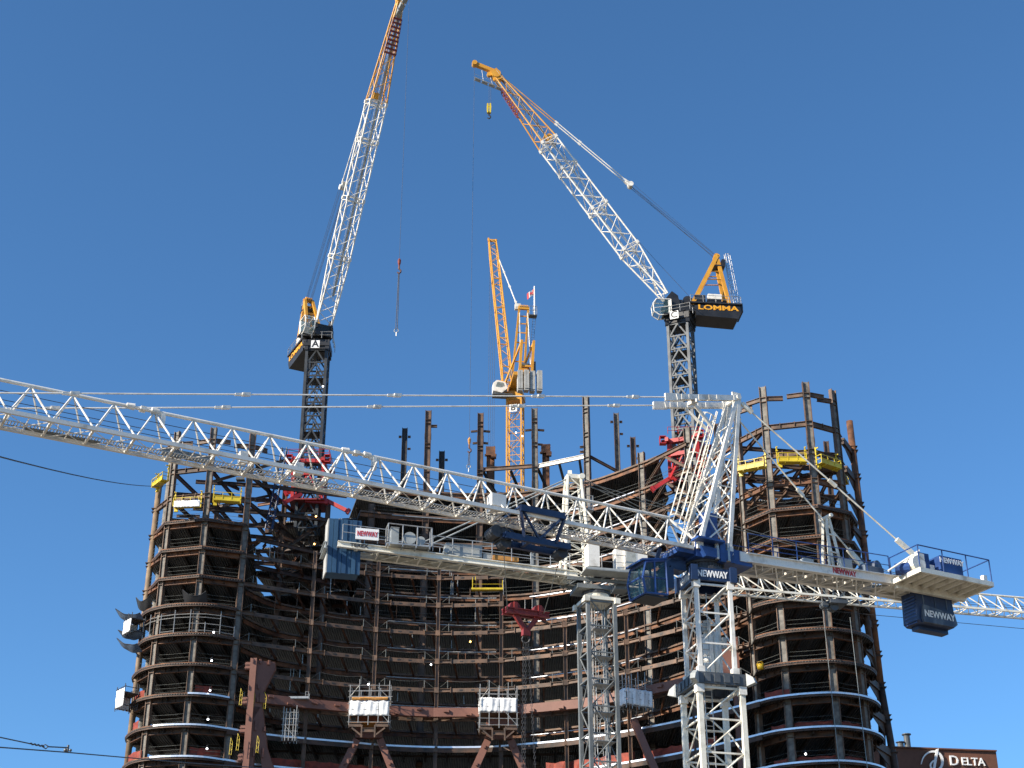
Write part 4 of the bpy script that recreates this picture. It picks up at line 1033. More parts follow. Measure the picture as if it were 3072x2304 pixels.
# jib
s0, s1, pt = -1.75, -48.2, 1.963
hb, ht = 31.05, 33.0
m = MB()
for s in (1, -1):
    m.beam(P(s0 + .4, s * .95, hb), P(s1, s * .95, hb), .14, .20)
m.tube(P(-2.28, 0, ht), P(s1, 0, ht), .09, 10)
n = int((abs(s1) - 2.28) / pt)
for i in range(n + 1):
    st = -2.28 - i * pt
    for s in (1, -1):
        m.tube(P(st - .03, 0, ht - .08), P(st - pt / 2 + .08, s * .93, hb + .1), .048, 6)
        m.tube(P(st + .03, 0, ht - .08), P(st + (pt / 2 - .08 if i else 1.7), s * .93, hb + .1), .048 if i else .075, 6)
        if s < 0: pass
    m.beam(P(st - pt / 2, .93, hb - .05), P(st - pt / 2, -.93, hb - .05), .10, .12)
    m.tube(P(st - pt / 2, .93, hb - .1), P(st + pt / 2, -.93, hb - .1), .026, 4); m.tube(P(st - pt / 2, -.93, hb - .1), P(st + pt / 2, .93, hb - .1), .026, 4)
    m.tube(P(st, .93, hb - .06), P(st, -.93, hb - .06), .03, 4)
jib = m.build('jib', 'white', cE)
for sx in (-21.2, -32.3, -43.4):
    m = MB()
    for k in (-.42, .42): m.tube(P(sx + k, 0, ht + .02), P(sx + k * 1.9, 0, ht + .02), .17, 10, .14) if k > 0 else m.tube(P(sx + k * 1.9, 0, ht + .02), P(sx + k, 0, ht + .02), .14, 10, .17)
    m.box8(P(sx, 0, ht), d * .14, nn * .2, Zv * .09)
    m.box8(P(sx + 1.0, 0, ht - .40), d * .10, nn * .16, Zv * .32); m.box8(P(sx + .9, 0, ht - .1), d * .2, nn * .05, Zv * .08)
    m.build('chord_joint', 'white', jib)
m = MB()
for y_ in (-.75, -.25): m.beam(P(-3, y_, hb + .12), P(-47, y_, hb + .12), .035, .05)
for k in range(0, 293): m.beam(P(-3.1 - k * .15, -.75, hb + .13), P(-3.1 - k * .15, -.25, hb + .13), .045, .03)
for k in range(24, 47, 3): m.tube(P(-k, -.75, hb + .05), P(-k, -.75, hb + 1.05), .025, 4)
m.build('walkway', 'grate', jib)
for a_ in ((-28.5, -31, -.72, .32, .05, .4), (-34, -37.5, -.72, .1, .25, .06)):
    m = MB(); m.beam(P(a_[0], a_[2], hb + a_[3]), P(a_[1], a_[2], hb + a_[3]), a_[4], a_[5]); m.build('mesh_panel', 'mastgrey', jib)
m = MB()
for y_, hh in ((-.25, .62), (.2, .7), (.0, 1.05), (.1, 1.45)): m.sag(P(-2, y_, hb + hh), P(s1, y_, hb + hh), .12, .018, 10, 4)
m.build('trolley_rope', 'rope', jib)
m = MB(); m.box8(P(-13.4, .55, 31.62), d * .42, nn * .3, Zv * .34); m.box8(P(-13.2, .2, 31.3), d * .4, nn * .35, Zv * .1); m.build('winch_housing', 'white', jib)
m = MB(); m.box8(P(-39.7, 0, 31.9), d * .10, nn * .14, Zv * .75); m.build('pulley_plate', 'white', jib)
for k, sx in enumerate((-24.3, -27.2)): 
    m = MB(); m.box8(P(sx, .2, 31.4), d * .2, nn * .2, Zv * .3); m.build('pulley_box', 'white', jib)
# pendants
m = MB()
for s in (1, -1):
    a = P(-2.3, s * .62, 40.28); b = P(-42.8, s * .95, 31.05); u = (b - a).normalized()
    m.tube(a, b, .038, 6)
    for f in (.06, .213, .425, .626, .83):
        f = f + (.012 if s < 0 else 0); m.box8(a.lerp(b, f) - u * .16, u * .22, nn * .07, Zv * .09); m.box8(a.lerp(b, f) + u * .22, u * .2, nn * .05, Zv * .07); m.box8(a.lerp(b, f) + Zv * .03, u * .05, nn * .13, Zv * .05)
m.build('pendant_bar', 'white', cE)
m = MB()
for s, ee in ((1, P(15.3, 2.3, 31.6)), (-1, P(13.4, -.7, 31.5))):
    a = P(2.9, s * .55, A0 - .35); u = (ee - a).normalized(); L = (ee - a).length
    m.tube(a, a + u * L * .86, .05, 6); m.tube(a + u * L * .86, ee, .045, 6)
    m.box8(a + u * .5, u * .42, nn * .08, u.cross(nn) * .13); m.box8(a + u * L * .46, u * .3, nn * .07, u.cross(nn) * .1)
    m.box8(a + u * L * .84, u * .95, nn * .10, u.cross(nn) * .14)
m.build('rear_tie', 'cream', cE)
# trolley
m = MB()
for s in (1, -1):
    m.beam(P(-12.3, s * 1.18, hb + .22), P(-9.6, s * 1.18, hb + .22), .12, .34)
    for sx in (-12.3, -9.6):
        m.beam(P(sx, s * 1.18, hb + .35), P(sx + (.5 if sx < -11 else -.3), s * .62, hb - 1.15), .14, .16)
    m.beam(P(-12.9, s * .55, hb - 1.2), P(-9.0, s * .55, hb - 1.2), .22, .34)
    m.beam(P(-12.3, s * 1.18, hb + .3), P(-10.9, s * .6, hb - 1.1), .1, .12); m.beam(P(-9.6, s * 1.18, hb + .3), P(-10.9, s * .6, hb - 1.1), .1, .12)
for sx in (-12.9, -11.4, -9.2): m.beam(P(sx, .6, hb - 1.2), P(sx, -.6, hb - 1.2), .2, .24)
m.beam(P(-12.3, 1.18, hb + .3), P(-12.3, -1.18, hb + .3), .1, .12); m.beam(P(-9.6, 1.18, hb + .3), P(-9.6, -1.18, hb + .3), .1, .12)
tr = m.build('trolley', 'navy', cE)
for sx in (-12.7, -9.3): m = MB(); m.tube(P(sx, -.3, hb - 1.45), P(sx, .3, hb - 1.45), .32, 14); m.build('trolley_sheave', 'rope', tr)
m = MB()
m.box8(P(-12.9, 0, hb - 1.1), d * .22, nn * .45, Zv * .3); m.tube(P(-13.3, -.4, hb - 1.0), P(-13.3, .45, hb - 1.0), .34, 14); m.build('trolley_winch', 'rope', tr)
# cab
cb = P(-3.55, .1, 27.95)
m = MB(); prf = [(-1.0, 0), (-1.15, .9), (-.95, 1.75), (.35, 2.05), (.4, .1)]
m.prism(prf, cb - nn * .75, d, Zv, nn * 1.5); cab = m.build('operator_cab', 'glass', cE)
m = MB()
for s in (-.78, .78):
    q = [cb + nn * s + d * p[0] + Zv * p[1] for p in prf]; m.path(q + [q[0]], .07, 5); m.tube(q[0].lerp(q[4], .45), q[2].lerp(q[3], .45), .06, 5); m.tube(q[1], q[3].lerp(q[4], .55), .03, 5)
for p in prf: m.tube(cb - nn * .78 + d * p[0] + Zv * p[1], cb + nn * .78 + d * p[0] + Zv * p[1], .06, 5)
m.prism([(-1.2, 1.80), (.45, 2.10), (.45, 2.2), (-1.2, 1.9)], cb - nn * .85, d, Zv, nn * 1.7)
m.build('cab_frame', 'blue', cab)
m = MB(); m.box8(cb + d * -.25 + Zv * -.06, d * .7, nn * .72, Zv * .05); m.box8(cb + d * -.1 + Zv * .6, d * .25, nn * .28, Zv * .5); m.build('seat', 'blackpaint', cab)
m = MB(); m.beam(cb + d * .5 + Zv * 1.9, P(-1.2, .1, 31.0), .2, .3); m.box8(cb + d * .85 + Zv * 1.3, d * .3, nn * .35, Zv * .6); m.beam(cb + d * .2 + Zv * 2.1, P(-3.0, .1, 31.0), .16, .2); m.box8(P(-1.9, -.2, 30.2), d * .5, nn * .4, Zv * .3); m.build('cab_bracket', 'navy', cab)
# counter jib
def hh(s): return 30.75 + (s - 2.2) * .040
m = MB()
for s in (1, -1):
    a, b = P(2.2, s * .95, hh(2.2) + .32), P(18.2, s * .95, hh(18.2) + .32)
    m.ib(a, b, .56, .34, Zv, .05, .06); m.box8(a - d * .15, d * .3, nn * .08, Zv * .28)
for i in range(11):
    x = 2.8 + i * 1.45; m.beam(P(x, .9, hh(x) + .15), P(x, -.9, hh(x) + .15), .1, .14)
    m.tube(P(x, .9, hh(x) + .05), P(x + 1.45, -.9, hh(x) + .07), .05, 5); m.tube(P(x, -.9, hh(x) + .08), P(x + 1.45, .9, hh(x) + .1), .035, 5)
for i in range(22): x = 2.6 + i * .72; m.tube(P(x, .9, hh(x) - .02), P(x + .5, .2, hh(x) - .02), .022, 4)
cj = m.build('counter_jib', 'white', cE)
lettering('NEWWAY', .46, P(9.15, 1.0, hh(9.15) + .33), d, Zv, 'redink', cj, 'lettering', .03, .012, .80)
m = MB(); m.beam(P(2.6, -.5, hh(2.6) + .62), P(12.6, -.5, hh(12.6) + .62), .8, .05); m.beam(P(2.6, .45, hh(2.6) + .62), P(12.6, .45, hh(12.6) + .62), .6, .05); m.build('walkway', 'grate', cj)
rm = rail_mesh([P(2.4, .98, hh(2.4) + .65), P(12.6, .98, hh(12.6) + .65)], 1.15, .032, 1.7); r2 = rail_mesh([P(2.4, -.98, hh(2.4) + .65), P(13, -.98, hh(13) + .65)], 1.15, .032, 1.7); rm.add(r2.v, r2.f); rm.build('handrail', 'blue', cj)
m = MB()
for s in (.35, -.35):
    m.beam(P(8.6, s, hh(9) + .5), P(8.9, s * .55, hh(9) + 4.0), .13, .13); m.beam(P(9.6, s, hh(9) + .5), P(9.05, s * .55, hh(9) + 4.0), .13, .13)
for z_ in (1.3, 2.4): m.beam(P(8.7, .3, hh(9) + .5 + z_), P(9.45, .3, hh(9) + .5 + z_), .08, .08)
m.tube(P(8.95, -.55, hh(9) + 4.05), P(8.95, .6, hh(9) + 4.05), .12, 8); m.build('rope_support', 'cream', cj)
m = MB(); m.box8(P(7.0, .3, hh(7) + .85), d * .35, nn * .2, Zv * .22); m.build('floodlight', 'greypaint', cj)
m = MB(); m.box8(P(9.9, .2, hh(9) + 1.1), d * .4, nn * .2, Zv * .4); m.build('junction_box', 'greypaint', cj)
m = MB(); m.tube(P(11.9, -.6, hh(12) + 1.2), P(12.3, .4, hh(12) + 1.2), .5, 12); m.box8(P(11.7, .2, hh(11) + .9), d * .7, nn * .5, Zv * .25); m.build('rope_drum', 'worn', cj)
# rear platform
pz = 31.35
m = MB(); m.box8(P(15.5, 1.15, pz + .16), d * 2.75, nn * 2.25, Zv * .03)
for x in (12.75, 18.25): m.beam(P(x, -1.1, pz), P(x, 3.4, pz), .16, .28)
for y_ in (3.4, -1.1): m.beam(P(12.7, y_, pz), P(18.3, y_, pz), .16, .28)
for i in range(1, 8): x = 12.75 + i * .69; m.beam(P(x, 3.35, pz - .02), P(x, 1.0, pz - .02), .09, .22)
m.beam(P(12.9, 1.0, pz - .15), P(18.2, 1.0, pz - .15), .25, .4); plat = m.build('rear_platform', 'cream', cE)
rail_mesh([P(12.75, .9, pz + .2), P(12.75, 3.4, pz + .2), P(18.25, 3.4, pz + .2), P(18.25, .6, pz + .2)], 1.35, .04, 1.9, False).build('handrail', 'blue', plat)
m = MB(); m.box8(P(15.55, 2.5, pz + .78), d * .85, nn * .55, Zv * .58); wb = m.build('hoist_cabinet', 'blue', cE)
lettering('NEWWAY', .42, P(15.6, 3.07, pz + 1.08), d, Zv, 'sign', wb, 'lettering', .02, .018, .95)
m = MB(); m.box8(P(13.9, 2.2, pz + .85), d * .38, nn * .4, Zv * .65); m.tube(P(12.3, 1.8, pz + .45), P(12.9, 2.4, pz + .45), .36, 12); m.build('hoist_motor', 'blue', cE)
m = MB(); m.tube(P(13.2, 1.6, pz + .65), P(13.2, 2.9, pz + .65), .5, 16); m.box8(P(13.4, 2.6, pz + 1.1), d * .25, nn * .3, Zv * .2); m.box8(P(14.45, 2.4, pz + .55), d * .18, nn * .2, Zv * .3); m.tube(P(17.9, 3.15, pz + .2), P(17.9, 3.15, pz + .55), .2, 10); m.box8(P(14.4, 1.8, pz + .95), d * .12, nn * .12, Zv * .3); m.tube(P(11.4, 2.2, pz + .1), P(13.6, 2.6, pz + 1.6), .07, 6); m.build('hoist_gear', 'white', cE)
# counterweight
m = MB(); q0 = P(16.0, .2, 0)
m.prism([(-1.35, 31.25), (1.35, 31.25), (1.5, 29.45), (1.25, 29.25), (-1.2, 29.25), (-1.42, 29.4)], q0 - nn * .75, d, Zv, nn * 1.35)
m.box8(q0 + d * .1 - nn * .2 + Zv * 29.13, d * 1.15, nn * .3, Zv * .12)
w0 = m.build('counterweight', 'navy', cE)
m = MB()
for x in (-.9, .0, .9): m.box8(q0 + nn * .61 + d * x + Zv * 30.75, d * .03, nn * .02, Zv * .42)
m.box8(q0 + nn * .61 + Zv * 31.1, d * 1.2, nn * .025, Zv * .03); m.build('seam', 'worn', w0)
m = MB(); m.prism([(-1.05, 30.35), (1.32, 30.05), (1.46, 29.45), (1.22, 29.27), (-1.12, 29.27), (-1.2, 29.5)], q0 + nn * .60, d, Zv, nn * .16); w1 = m.build('cover_plate', 'worn', w0)
lettering('NEWWAY', .56, q0 + nn * .775 + d * .10 + Zv * 29.80, d, Zv, 'white_ink', w1, 'lettering', .02, .012, .9)
m = MB()
for i in range(9): m.box8(q0 - d * 1.40 + Zv * (29.3 + i * .2) + nn * -.1, d * .03, nn * .5, Zv * .03)
m.build('edge_strip', 'blue', w0)

# ================================================================== SECOND HAMMERHEAD (grey mast)
dx_, dy_ = 6.05, 107.5
fD_ = Fr(dx_, dy_, .972, .234); P = fD_.P; d, nn = fD_.d, fD_.n
cD = thing('tower_crane', 'farther hammerhead tower crane with grey mast and blue slab counterweight', 'crane', (dx_, dy_, -1.7))
aD = math.radians(17); uD = V((math.cos(aD), math.sin(aD), 0)); vD = V((math.sin(aD), -math.cos(aD), 0))
m, l, C = mast_mesh(dx_, dy_, -1.7, 36.6, 2.0, aD, 1.9, .26, .10, 'Z'); mo = m.build('mast', 'mastgrey', cD)
lm = MB()
for k in range(0, 19):
    z0 = -1.4 + k * 2; lm.box8(V((dx_, dy_, z0)) + uD * .25, uD * .7, vD * .7, Zv * .02)
    l2 = ladder_mesh(V((dx_, dy_, z0)) + uD * (-.25 + .4 * (k % 2)), V((dx_, dy_, z0 + 2.6)) + uD * (-.05 + .0 * (k % 2)), uD, .42, .3, .03); lm.add(l2.v, l2.f)
    for s in (-.6, -.35, .35, .6): lm.tube(V((dx_, dy_, z0)) + uD * s * .8 + vD * .35, V((dx_, dy_, z0 + 1.9)) + uD * s * .8 + vD * .35, .022, 4)
lm.build('ladder', 'galv', mo)
m = MB(); c = mastcorners(dx_, dy_, 2.3, aD); m.poly([(q.x, q.y) for q in c], 36.6, 36.85); m.tube((dx_, dy_, 36.85), (dx_, dy_, 37.2), .95, 24); 
for q in c: m.box8(q + Zv * 36.55, uD * .2, vD * .2, Zv * .2)
m.build('slewing_ring', 'cream', cD)
m = MB(); m.tube((dx_, dy_, 37.2), (dx_, dy_, 37.38), 1.02, 24); m.build('ring_gear', 'rope', cD)
m = MB(); m.box8(P(-.4, 0, 37.6), d * 1.25, nn * 1.0, Zv * .16)
for s in (1, -1):
    m.beam(P(-2.4, s * .95, 38.1), P(2.6, s * .95, 38.1), .1, .26)
    for x in (-2.2, -1.2, -.2, .8, 1.8): m.tube(P(x, s * .9, 37.65), P(x + .6, s * .95, 38.05), .05, 5); m.tube(P(x + .6, .95, 38.05), P(x, -.95, 38.05), .05, 5)
m.box8(P(1.8, 0, 37.9), d * .5, nn * .6, Zv * .2); m.build('turntable', 'mastgrey', cD)
# jib
hb, ht = 38.45, 39.88
m = MB()
for s in (1, -1): m.beam(P(1.2, s * .7, hb), P(47.5, s * .7, hb), .12, .16)
m.tube(P(2.2, 0, ht), P(47.2, 0, ht), .085, 8); pt = 1.5
for i in range(30):
    st = 2.2 + i * pt
    for s in (1, -1):
        m.tube(P(st, 0, ht - .04), P(st, s * .68, hb + .05), .05, 5); m.tube(P(st, 0, ht - .04), P(st + pt, s * .68, hb + .05), .045, 5)
    m.tube(P(st, .68, hb), P(st, -.68, hb), .04, 5); m.tube(P(st, .68, hb), P(st + pt / 2, -.68, hb), .03, 4); m.tube(P(st + pt / 2, -.68, hb), P(st + pt, .68, hb), .03, 4)
jd_ = m.build('jib', 'cream', cD)
m = MB()
for y_, z_ in ((.1, .5), (-.2, .8)): m.tube(P(2, y_, hb + z_), P(46, y_, hb + z_), .018, 4)
m.tube(P(17, 0, hb - .9), P(46, 0, hb - 1.2), .022, 4); m.build('trolley_rope', 'rope', jd_)
m = MB(); m.box8(P(18.6, 0, hb - .35), d * .7, nn * .75, Zv * .14)
for s in (-1, 1):
    m.beam(P(18.1, s * .8, hb + .35), P(19.2, s * .6, hb - .5), .08, .1); m.beam(P(19.1, s * .8, hb + .35), P(18.0, s * .6, hb - .5), .08, .1)
m.tube(P(18.4, -.3, hb - .6), P(18.4, .3, hb - .6), .34, 12); m.tube(P(17.7, -.3, hb - .5), P(17.7, .3, hb - .5), .26, 12); m.build('trolley', 'slate', cD)
# head
apD = P(-1.5, 0, 46.3); m = MB()
bs = [P(-2.5, .85, 38.2), P(-.5, .85, 38.2), P(-.5, -.85, 38.2), P(-2.5, -.85, 38.2)]
tpq = [apD + d * a + nn * b for a, b in ((-.55, .35), (.45, .35), (.45, -.35), (-.55, -.35))]
truss4(bs, tpq, 9, .12, .05, True, m)
m.box8(apD, d * .6, nn * .42, Zv * .16); m.beam(apD - d * .3 + Zv * .1, apD - d * .3 + Zv * .55, .3, .3); m.tube(apD - nn * .6 + d * .5, apD + nn * .6 + d * .5, .22, 10)
hdD = m.build('tower_head', 'cream', cD)
m = MB(); m.box8(apD + d * .95 - Zv * 2.6, d * .4, nn * .5, Zv * .04); m.build('head_platform', 'galv', hdD)
rail_mesh([apD + d * .55 - Zv * 2.6 + nn * .5, apD + d * 1.3 - Zv * 2.6 + nn * .5, apD + d * 1.3 - Zv * 2.6 - nn * .5], 1.1, .03, .4).build('handrail', 'galv', hdD)
m = MB()
for s in (1, -1):
    m.tube(apD + nn * s * .3 + d * .5, P(14, s * .1, ht), .03, 5); m.tube(apD + nn * s * .3 + d * .5 - Zv * .3, P(29, s * .1, ht), .03, 5)
m.build('jib_pendant', 'cable', cD)
m = MB()
for s in (1, -1): m.tube(apD + nn * s * .35 - d * .5 - Zv * .2, P(-13.4, s * .8, 39.6), .055, 6)
m.build('rear_tie', 'greypaint', cD)
# counter jib
def hc(s): return 38.35 - (s + 1.9) * .045
m = MB()
for s in (1, -1):
    a, b = P(-1.6, s * .85, hc(-1.6) + .1), P(-18.9, s * .85, hc(-18.9) + .1); m.ib(a, b, .44, .30, Zv, .05, .06)
for i in range(11): x = -2.5 - i * 1.5; m.beam(P(x, .8, hc(x) - .1), P(x, -.8, hc(x) - .1), .1, .12); m.tube(P(x, .8, hc(x) - .15), P(x - 1.5, -.8, hc(x) - .12), .03, 4)
cjD = m.build('counter_jib', 'cream', cD)
m = MB(); m.beam(P(-2, 0, hc(-2) + .42), P(-16.5, 0, hc(-16.5) + .42), 1.5, .05); m.build('walkway', 'greypaint', cjD)
rl = rail_mesh([P(-2.2, 1.0, hc(-2.2) + .42), P(-12.2, 1.0, hc(-12.2) + .42)], 1.15, .035, 1.35); r2 = rail_mesh([P(-14.9, 1.0, hc(-15) + .42), P(-18.6, 1.0, hc(-18.6) + .42)], 1.15, .035, 1.35); rl.add(r2.v, r2.f); r2 = rail_mesh([P(-2.2, -1.0, hc(-2.2) + .42), P(-18.6, -1.0, hc(-18.6) + .42)], 1.15, .03, 1.8); rl.add(r2.v, r2.f); rl.build('handrail', 'galv', cjD)
lettering('TEREX', .40, P(-17.4, 1.02, hc(-17.4) + .1), d, Zv, 'ink', cjD, 'lettering', .02, .008, 1.1)
so_ = signboard('NEWWAY', P(-16.9, 1.12, hc(-17) + .98), d, Zv, 1.62, .82, cD, 'redink', .52, .60)
m = MB(); m.box8(P(-14.0, 1.1, hc(-14) + .42), d * 1.55, nn * .55, Zv * .05)
for i in range(4): m.beam(P(-15.4 + i * .95, .6, hc(-14) + .3), P(-15.4 + i * .95, 1.65, hc(-14) + .3), .08, .14)
wp = m.build('winch_platform', 'galv', cD); rail_mesh([P(-15.5, .7, hc(-15) + .47), P(-15.5, 1.65, hc(-15) + .47), P(-12.4, 1.65, hc(-13) + .47), P(-12.4, 1.0, hc(-12) + .47)], 1.35, .045, 1.2, False).build('handrail', 'galv', wp)
m = MB(); m.tube(P(-13.9, .4, hc(-14) + 1.05), P(-13.9, 1.3, hc(-14) + 1.05), .45, 16); m.tube(P(-13.1, .6, hc(-14) + .95), P(-13.1, 1.2, hc(-14) + .95), .33, 14); m.prism([(-14.6, .5), (-13.2, .5), (-13.4, .9), (-13.9, 1.5)], P(0, .3, hc(-14)), d, Zv, nn * .1); m.build('winch', 'greypaint', cD)
for a_ in ((-14.95, .8, 1.1, .27, .4, .62), (-9.9, .3, .85, 1.3, .5, .42), (-8.2, .4, .6, .3, .3, .25), (-4.9, .6, .8, .1, .1, .5)):
    m = MB(); m.box8(P(a_[0], a_[1], hc(a_[0]) + a_[2]), d * a_[3], nn * a_[4], Zv * a_[5]); m.box8(P(a_[0], a_[1], hc(a_[0]) + a_[2] + a_[5] + .02), d * (a_[3] + .03), nn * (a_[4] + .03), Zv * .018); m.build('control_cabinet', 'greypaint', cD)
m = MB(); m.tube(P(-11.2, .5, hc(-11) + .62), P(-11.2, 1.0, hc(-11) + .62), .2, 10); m.build('motor', 'greypaint', cD)
m = MB(); m.box8(P(-6.9, .6, hc(-7) + .62), d * .95, nn * .3, Zv * .16); m.build('toolbox', 'timber', cD)
m = MB()
for i in range(7): 
    m.box8(P(-19.5 + .14 + i * .33, .42 + .05 * (i % 2), 39.2), d * .15, nn * .12, Zv * 2.0)
m.box8(P(-18.4, -.3, 39.25), d * 1.12, nn * .65, Zv * 1.95); cwD = m.build('counterweight', 'cwblue', cD)
m = MB(); m.box8(P(-19.56, -.25, 39.2), d * .04, nn * .75, Zv * 2.0); m.build('end_plate', 'concrete', cwD)
m = MB(); m.ib(P(-19.75, -1.2, 39.0), P(-19.75, 1.1, 39.0), .5, .25); m.build('end_beam', 'greypaint', cjD)
# cab and cabinets
m = MB(); m.box8(P(-.75, 1.75, 39.5), d * .42, nn * .5, Zv * .85); m.build('electrical_cabinet', 'white', cD)
m = MB(); m.box8(P(1.35, 1.5, 39.5), d * .35, nn * .4, Zv * .85); m.prism([(1.6, 38.6), (3.3, 38.6), (3.3, 40.4), (1.6, 40.5)], P(0, 1.0, 0), d, Zv, nn * 1.1); cab = m.build('operator_cab', 'white', cD)
m = MB(); m.box8(P(2.05, 2.12, 39.6), d * .34, nn * .03, Zv * .62); m.build('window', 'glass', cab)
m = MB(); m.box8(P(1.2, 1.6, 38.45), d * 2.6, nn * .75, Zv * .06); m.beam(P(-1.3, 2.3, 38.45), P(3.8, 2.3, 38.45), .08, .2); cpl = m.build('cab_platform', 'greypaint', cD); rail_mesh([P(-.2, 2.3, 38.5), P(1.6, 2.3, 38.5)], 1.1, .03, .8).build('handrail', 'galv', cpl)
# lifting beam hung from the near crane
lb0, lb1 = at(1512, 1832, 84.0), at(1642, 1850, 85.2)
t = thing('lifting_beam', 'dark red steel lifting beam hanging on ropes below the blue trolley with a chain under it', 'lifting beam', tuple((lb0 + lb1) / 2))
m = MB(); u = (lb1 - lb0).normalized(); w = u.cross(Zv)
for s in (-.22, .22): m.ib(lb0 + w * s, lb1 + w * s, .34, .2)
m.beam(lb0.lerp(lb1, .25) - Zv * .1, lb0.lerp(lb1, .5) - Zv * 1.05, .22, .26); m.beam(lb0.lerp(lb1, .78) - Zv * .1, lb0.lerp(lb1, .5) - Zv * 1.05, .22, .26)
m.box8(lb0.lerp(lb1, .5) - Zv * 1.1, u * .22, w * .15, Zv * .2); m.build('spreader_frame', 'maroon', t)
m = MB()
for f in (.22, .78): c = lb0.lerp(lb1, f) + Zv * .22; m.tube(c - w * .2, c + w * .2, .34, 14); m.box8(c, u * .1, w * .3, Zv * .3)
m.build('sheave', 'maroon', t)
m = MB(); m.tube(lb0.lerp(lb1, .08), fE.P(-12.7, 0, 29.4), .022, 4); m.tube(lb0.lerp(lb1, .9), fE.P(-9.3, 0, 29.4), .022, 4)
m.build('hoist_rope', 'cable', t)
m = MB(); c0 = lb0.lerp(lb1, .5) - Zv * 1.3; m.ring(c0 - Zv * .2, (1, 0, 0), (0, 0, 1), .22, .05, 8)
for s, L in ((-.14, 7.6), (.0, 11), (.13, 7.0)):
    k = int(L / .16)
    for i in range(k):
        a = c0 + V((s + .008 * i * (1 if s > 0 else -.3), 0, -.45 - i * .16)); o = V((.045, 0, 0)) if i % 2 else V((0, .045, 0))
        m.beam(a + o, a + o - Zv * .19, .025, .025); m.beam(a - o, a - o - Zv * .19, .025, .025)
m.build('chain', 'rope', t)
# ================================================================== YELLOW WORK PLATFORMS
def make_platform():
    t = thing('work_platform', 'x', 'work platform', (0, 0, 0), 'yellow work platforms hung on the steel')
    m = MB(); m.box((0, 0, 0), (3.6, 1.0, .08)); m.box((0, -.5, .05), (3.7, .08, .2)); m.box((0, .5, .05), (3.7, .08, .2)); m.box((1.0, 0, -.12), (.1, .9, .16)); m.box((-1.0, 0, -.12), (.1, .9, .16)); m.build('floor_frame', 'safety', t)
    m = MB()
    for z_ in (1.15, .62): m.box((0, -.5, z_), (3.6, .07, .07)); m.box((-1.8, 0, z_), (.07, 1.0, .07)); m.box((1.8, 0, z_), (.07, 1.0, .07))
    for x in (-1.8, -.6, .6, 1.8): m.box((x, -.5, .6), (.08, .08, 1.15))
    m.build('guard_rail', 'safety', t)
    m = MB(); m.box((0, -.47, .36), (3.5, .02, .5)); m.build('toe_panel', 'safety', t)
    for x in (-1.85, 1.85):
        m = MB(); m.box((x, .35, 1.15), (.14, .16, 2.5)); m.box((x, .1, 2.2), (.12, .5, .12)); m.box((x, .2, 1.75), (.3, .12, .12)); m.build('hanger_arm', 'safety', t)
    m = MB(); m.box((-1.55, .3, -.35), (.5, .3, .45)); m.build('counter_bracket', 'safety', t)
    return t
plats = [(at(2255, 1408, 185.6), -.48, 'yellow work platform below the beam at the left end of the right tower'),
         (at(2377, 1388, 184.9), .02, 'yellow work platform between the two tall front columns of the right tower'),
         (at(2487, 1400, 186.4), .62, 'yellow work platform turned away at the right corner of the right tower'),
         (at(2528, 1440, 194.5), 1.2, 'yellow work platform half hidden behind the last column near the round pipe'),
         (at(680, 1505, 199.6), -.14 + .32, 'yellow work platform in shade between the two right columns of the left tower'),
         (at(560, 1520, 199.2), -.12, 'work platform glaring in the sun at the front of the left tower'),
         (at(480, 1452, 203.6), -.95, 'yellow work platform seen end on at the left edge of the left tower'),
         ]
pf0 = None
for p, rz, lb in plats:
    if pf0 is None:
        pf0 = make_platform(); pf0.location = p; pf0.rotation_euler.z = rz; pf0['label'] = lb
    else: copy_thing(pf0, p, rz, lb)
t = thing('work_platform', 'long thin yellow gangway in the middle of the hollow front', 'work platform', tuple(at(1462, 1770, 211.2)), 'yellow work platforms hung on the steel')
p = at(1462, 1770, 211.2); m = MB(); m.box(p, (4.5, .8, .1)); m.box(p + V((0, -.4, .12)), (4.5, .06, .16)); m.build('floor_frame', 'safety', t)
m = MB(); m.box(p + V((-2.1, -.35, .9)), (.09, .09, 1.7)); m.box(p + V((-1.7, -.35, 1.6)), (.09, .09, .5)); m.box(p + V((2.15, -.35, .7)), (.09, .09, 1.3)); m.tube(p + V((-2.1, -.35, .75)), p + V((2.15, -.35, .75)), .03, 5); m.build('guard_rail', 'safety', t)
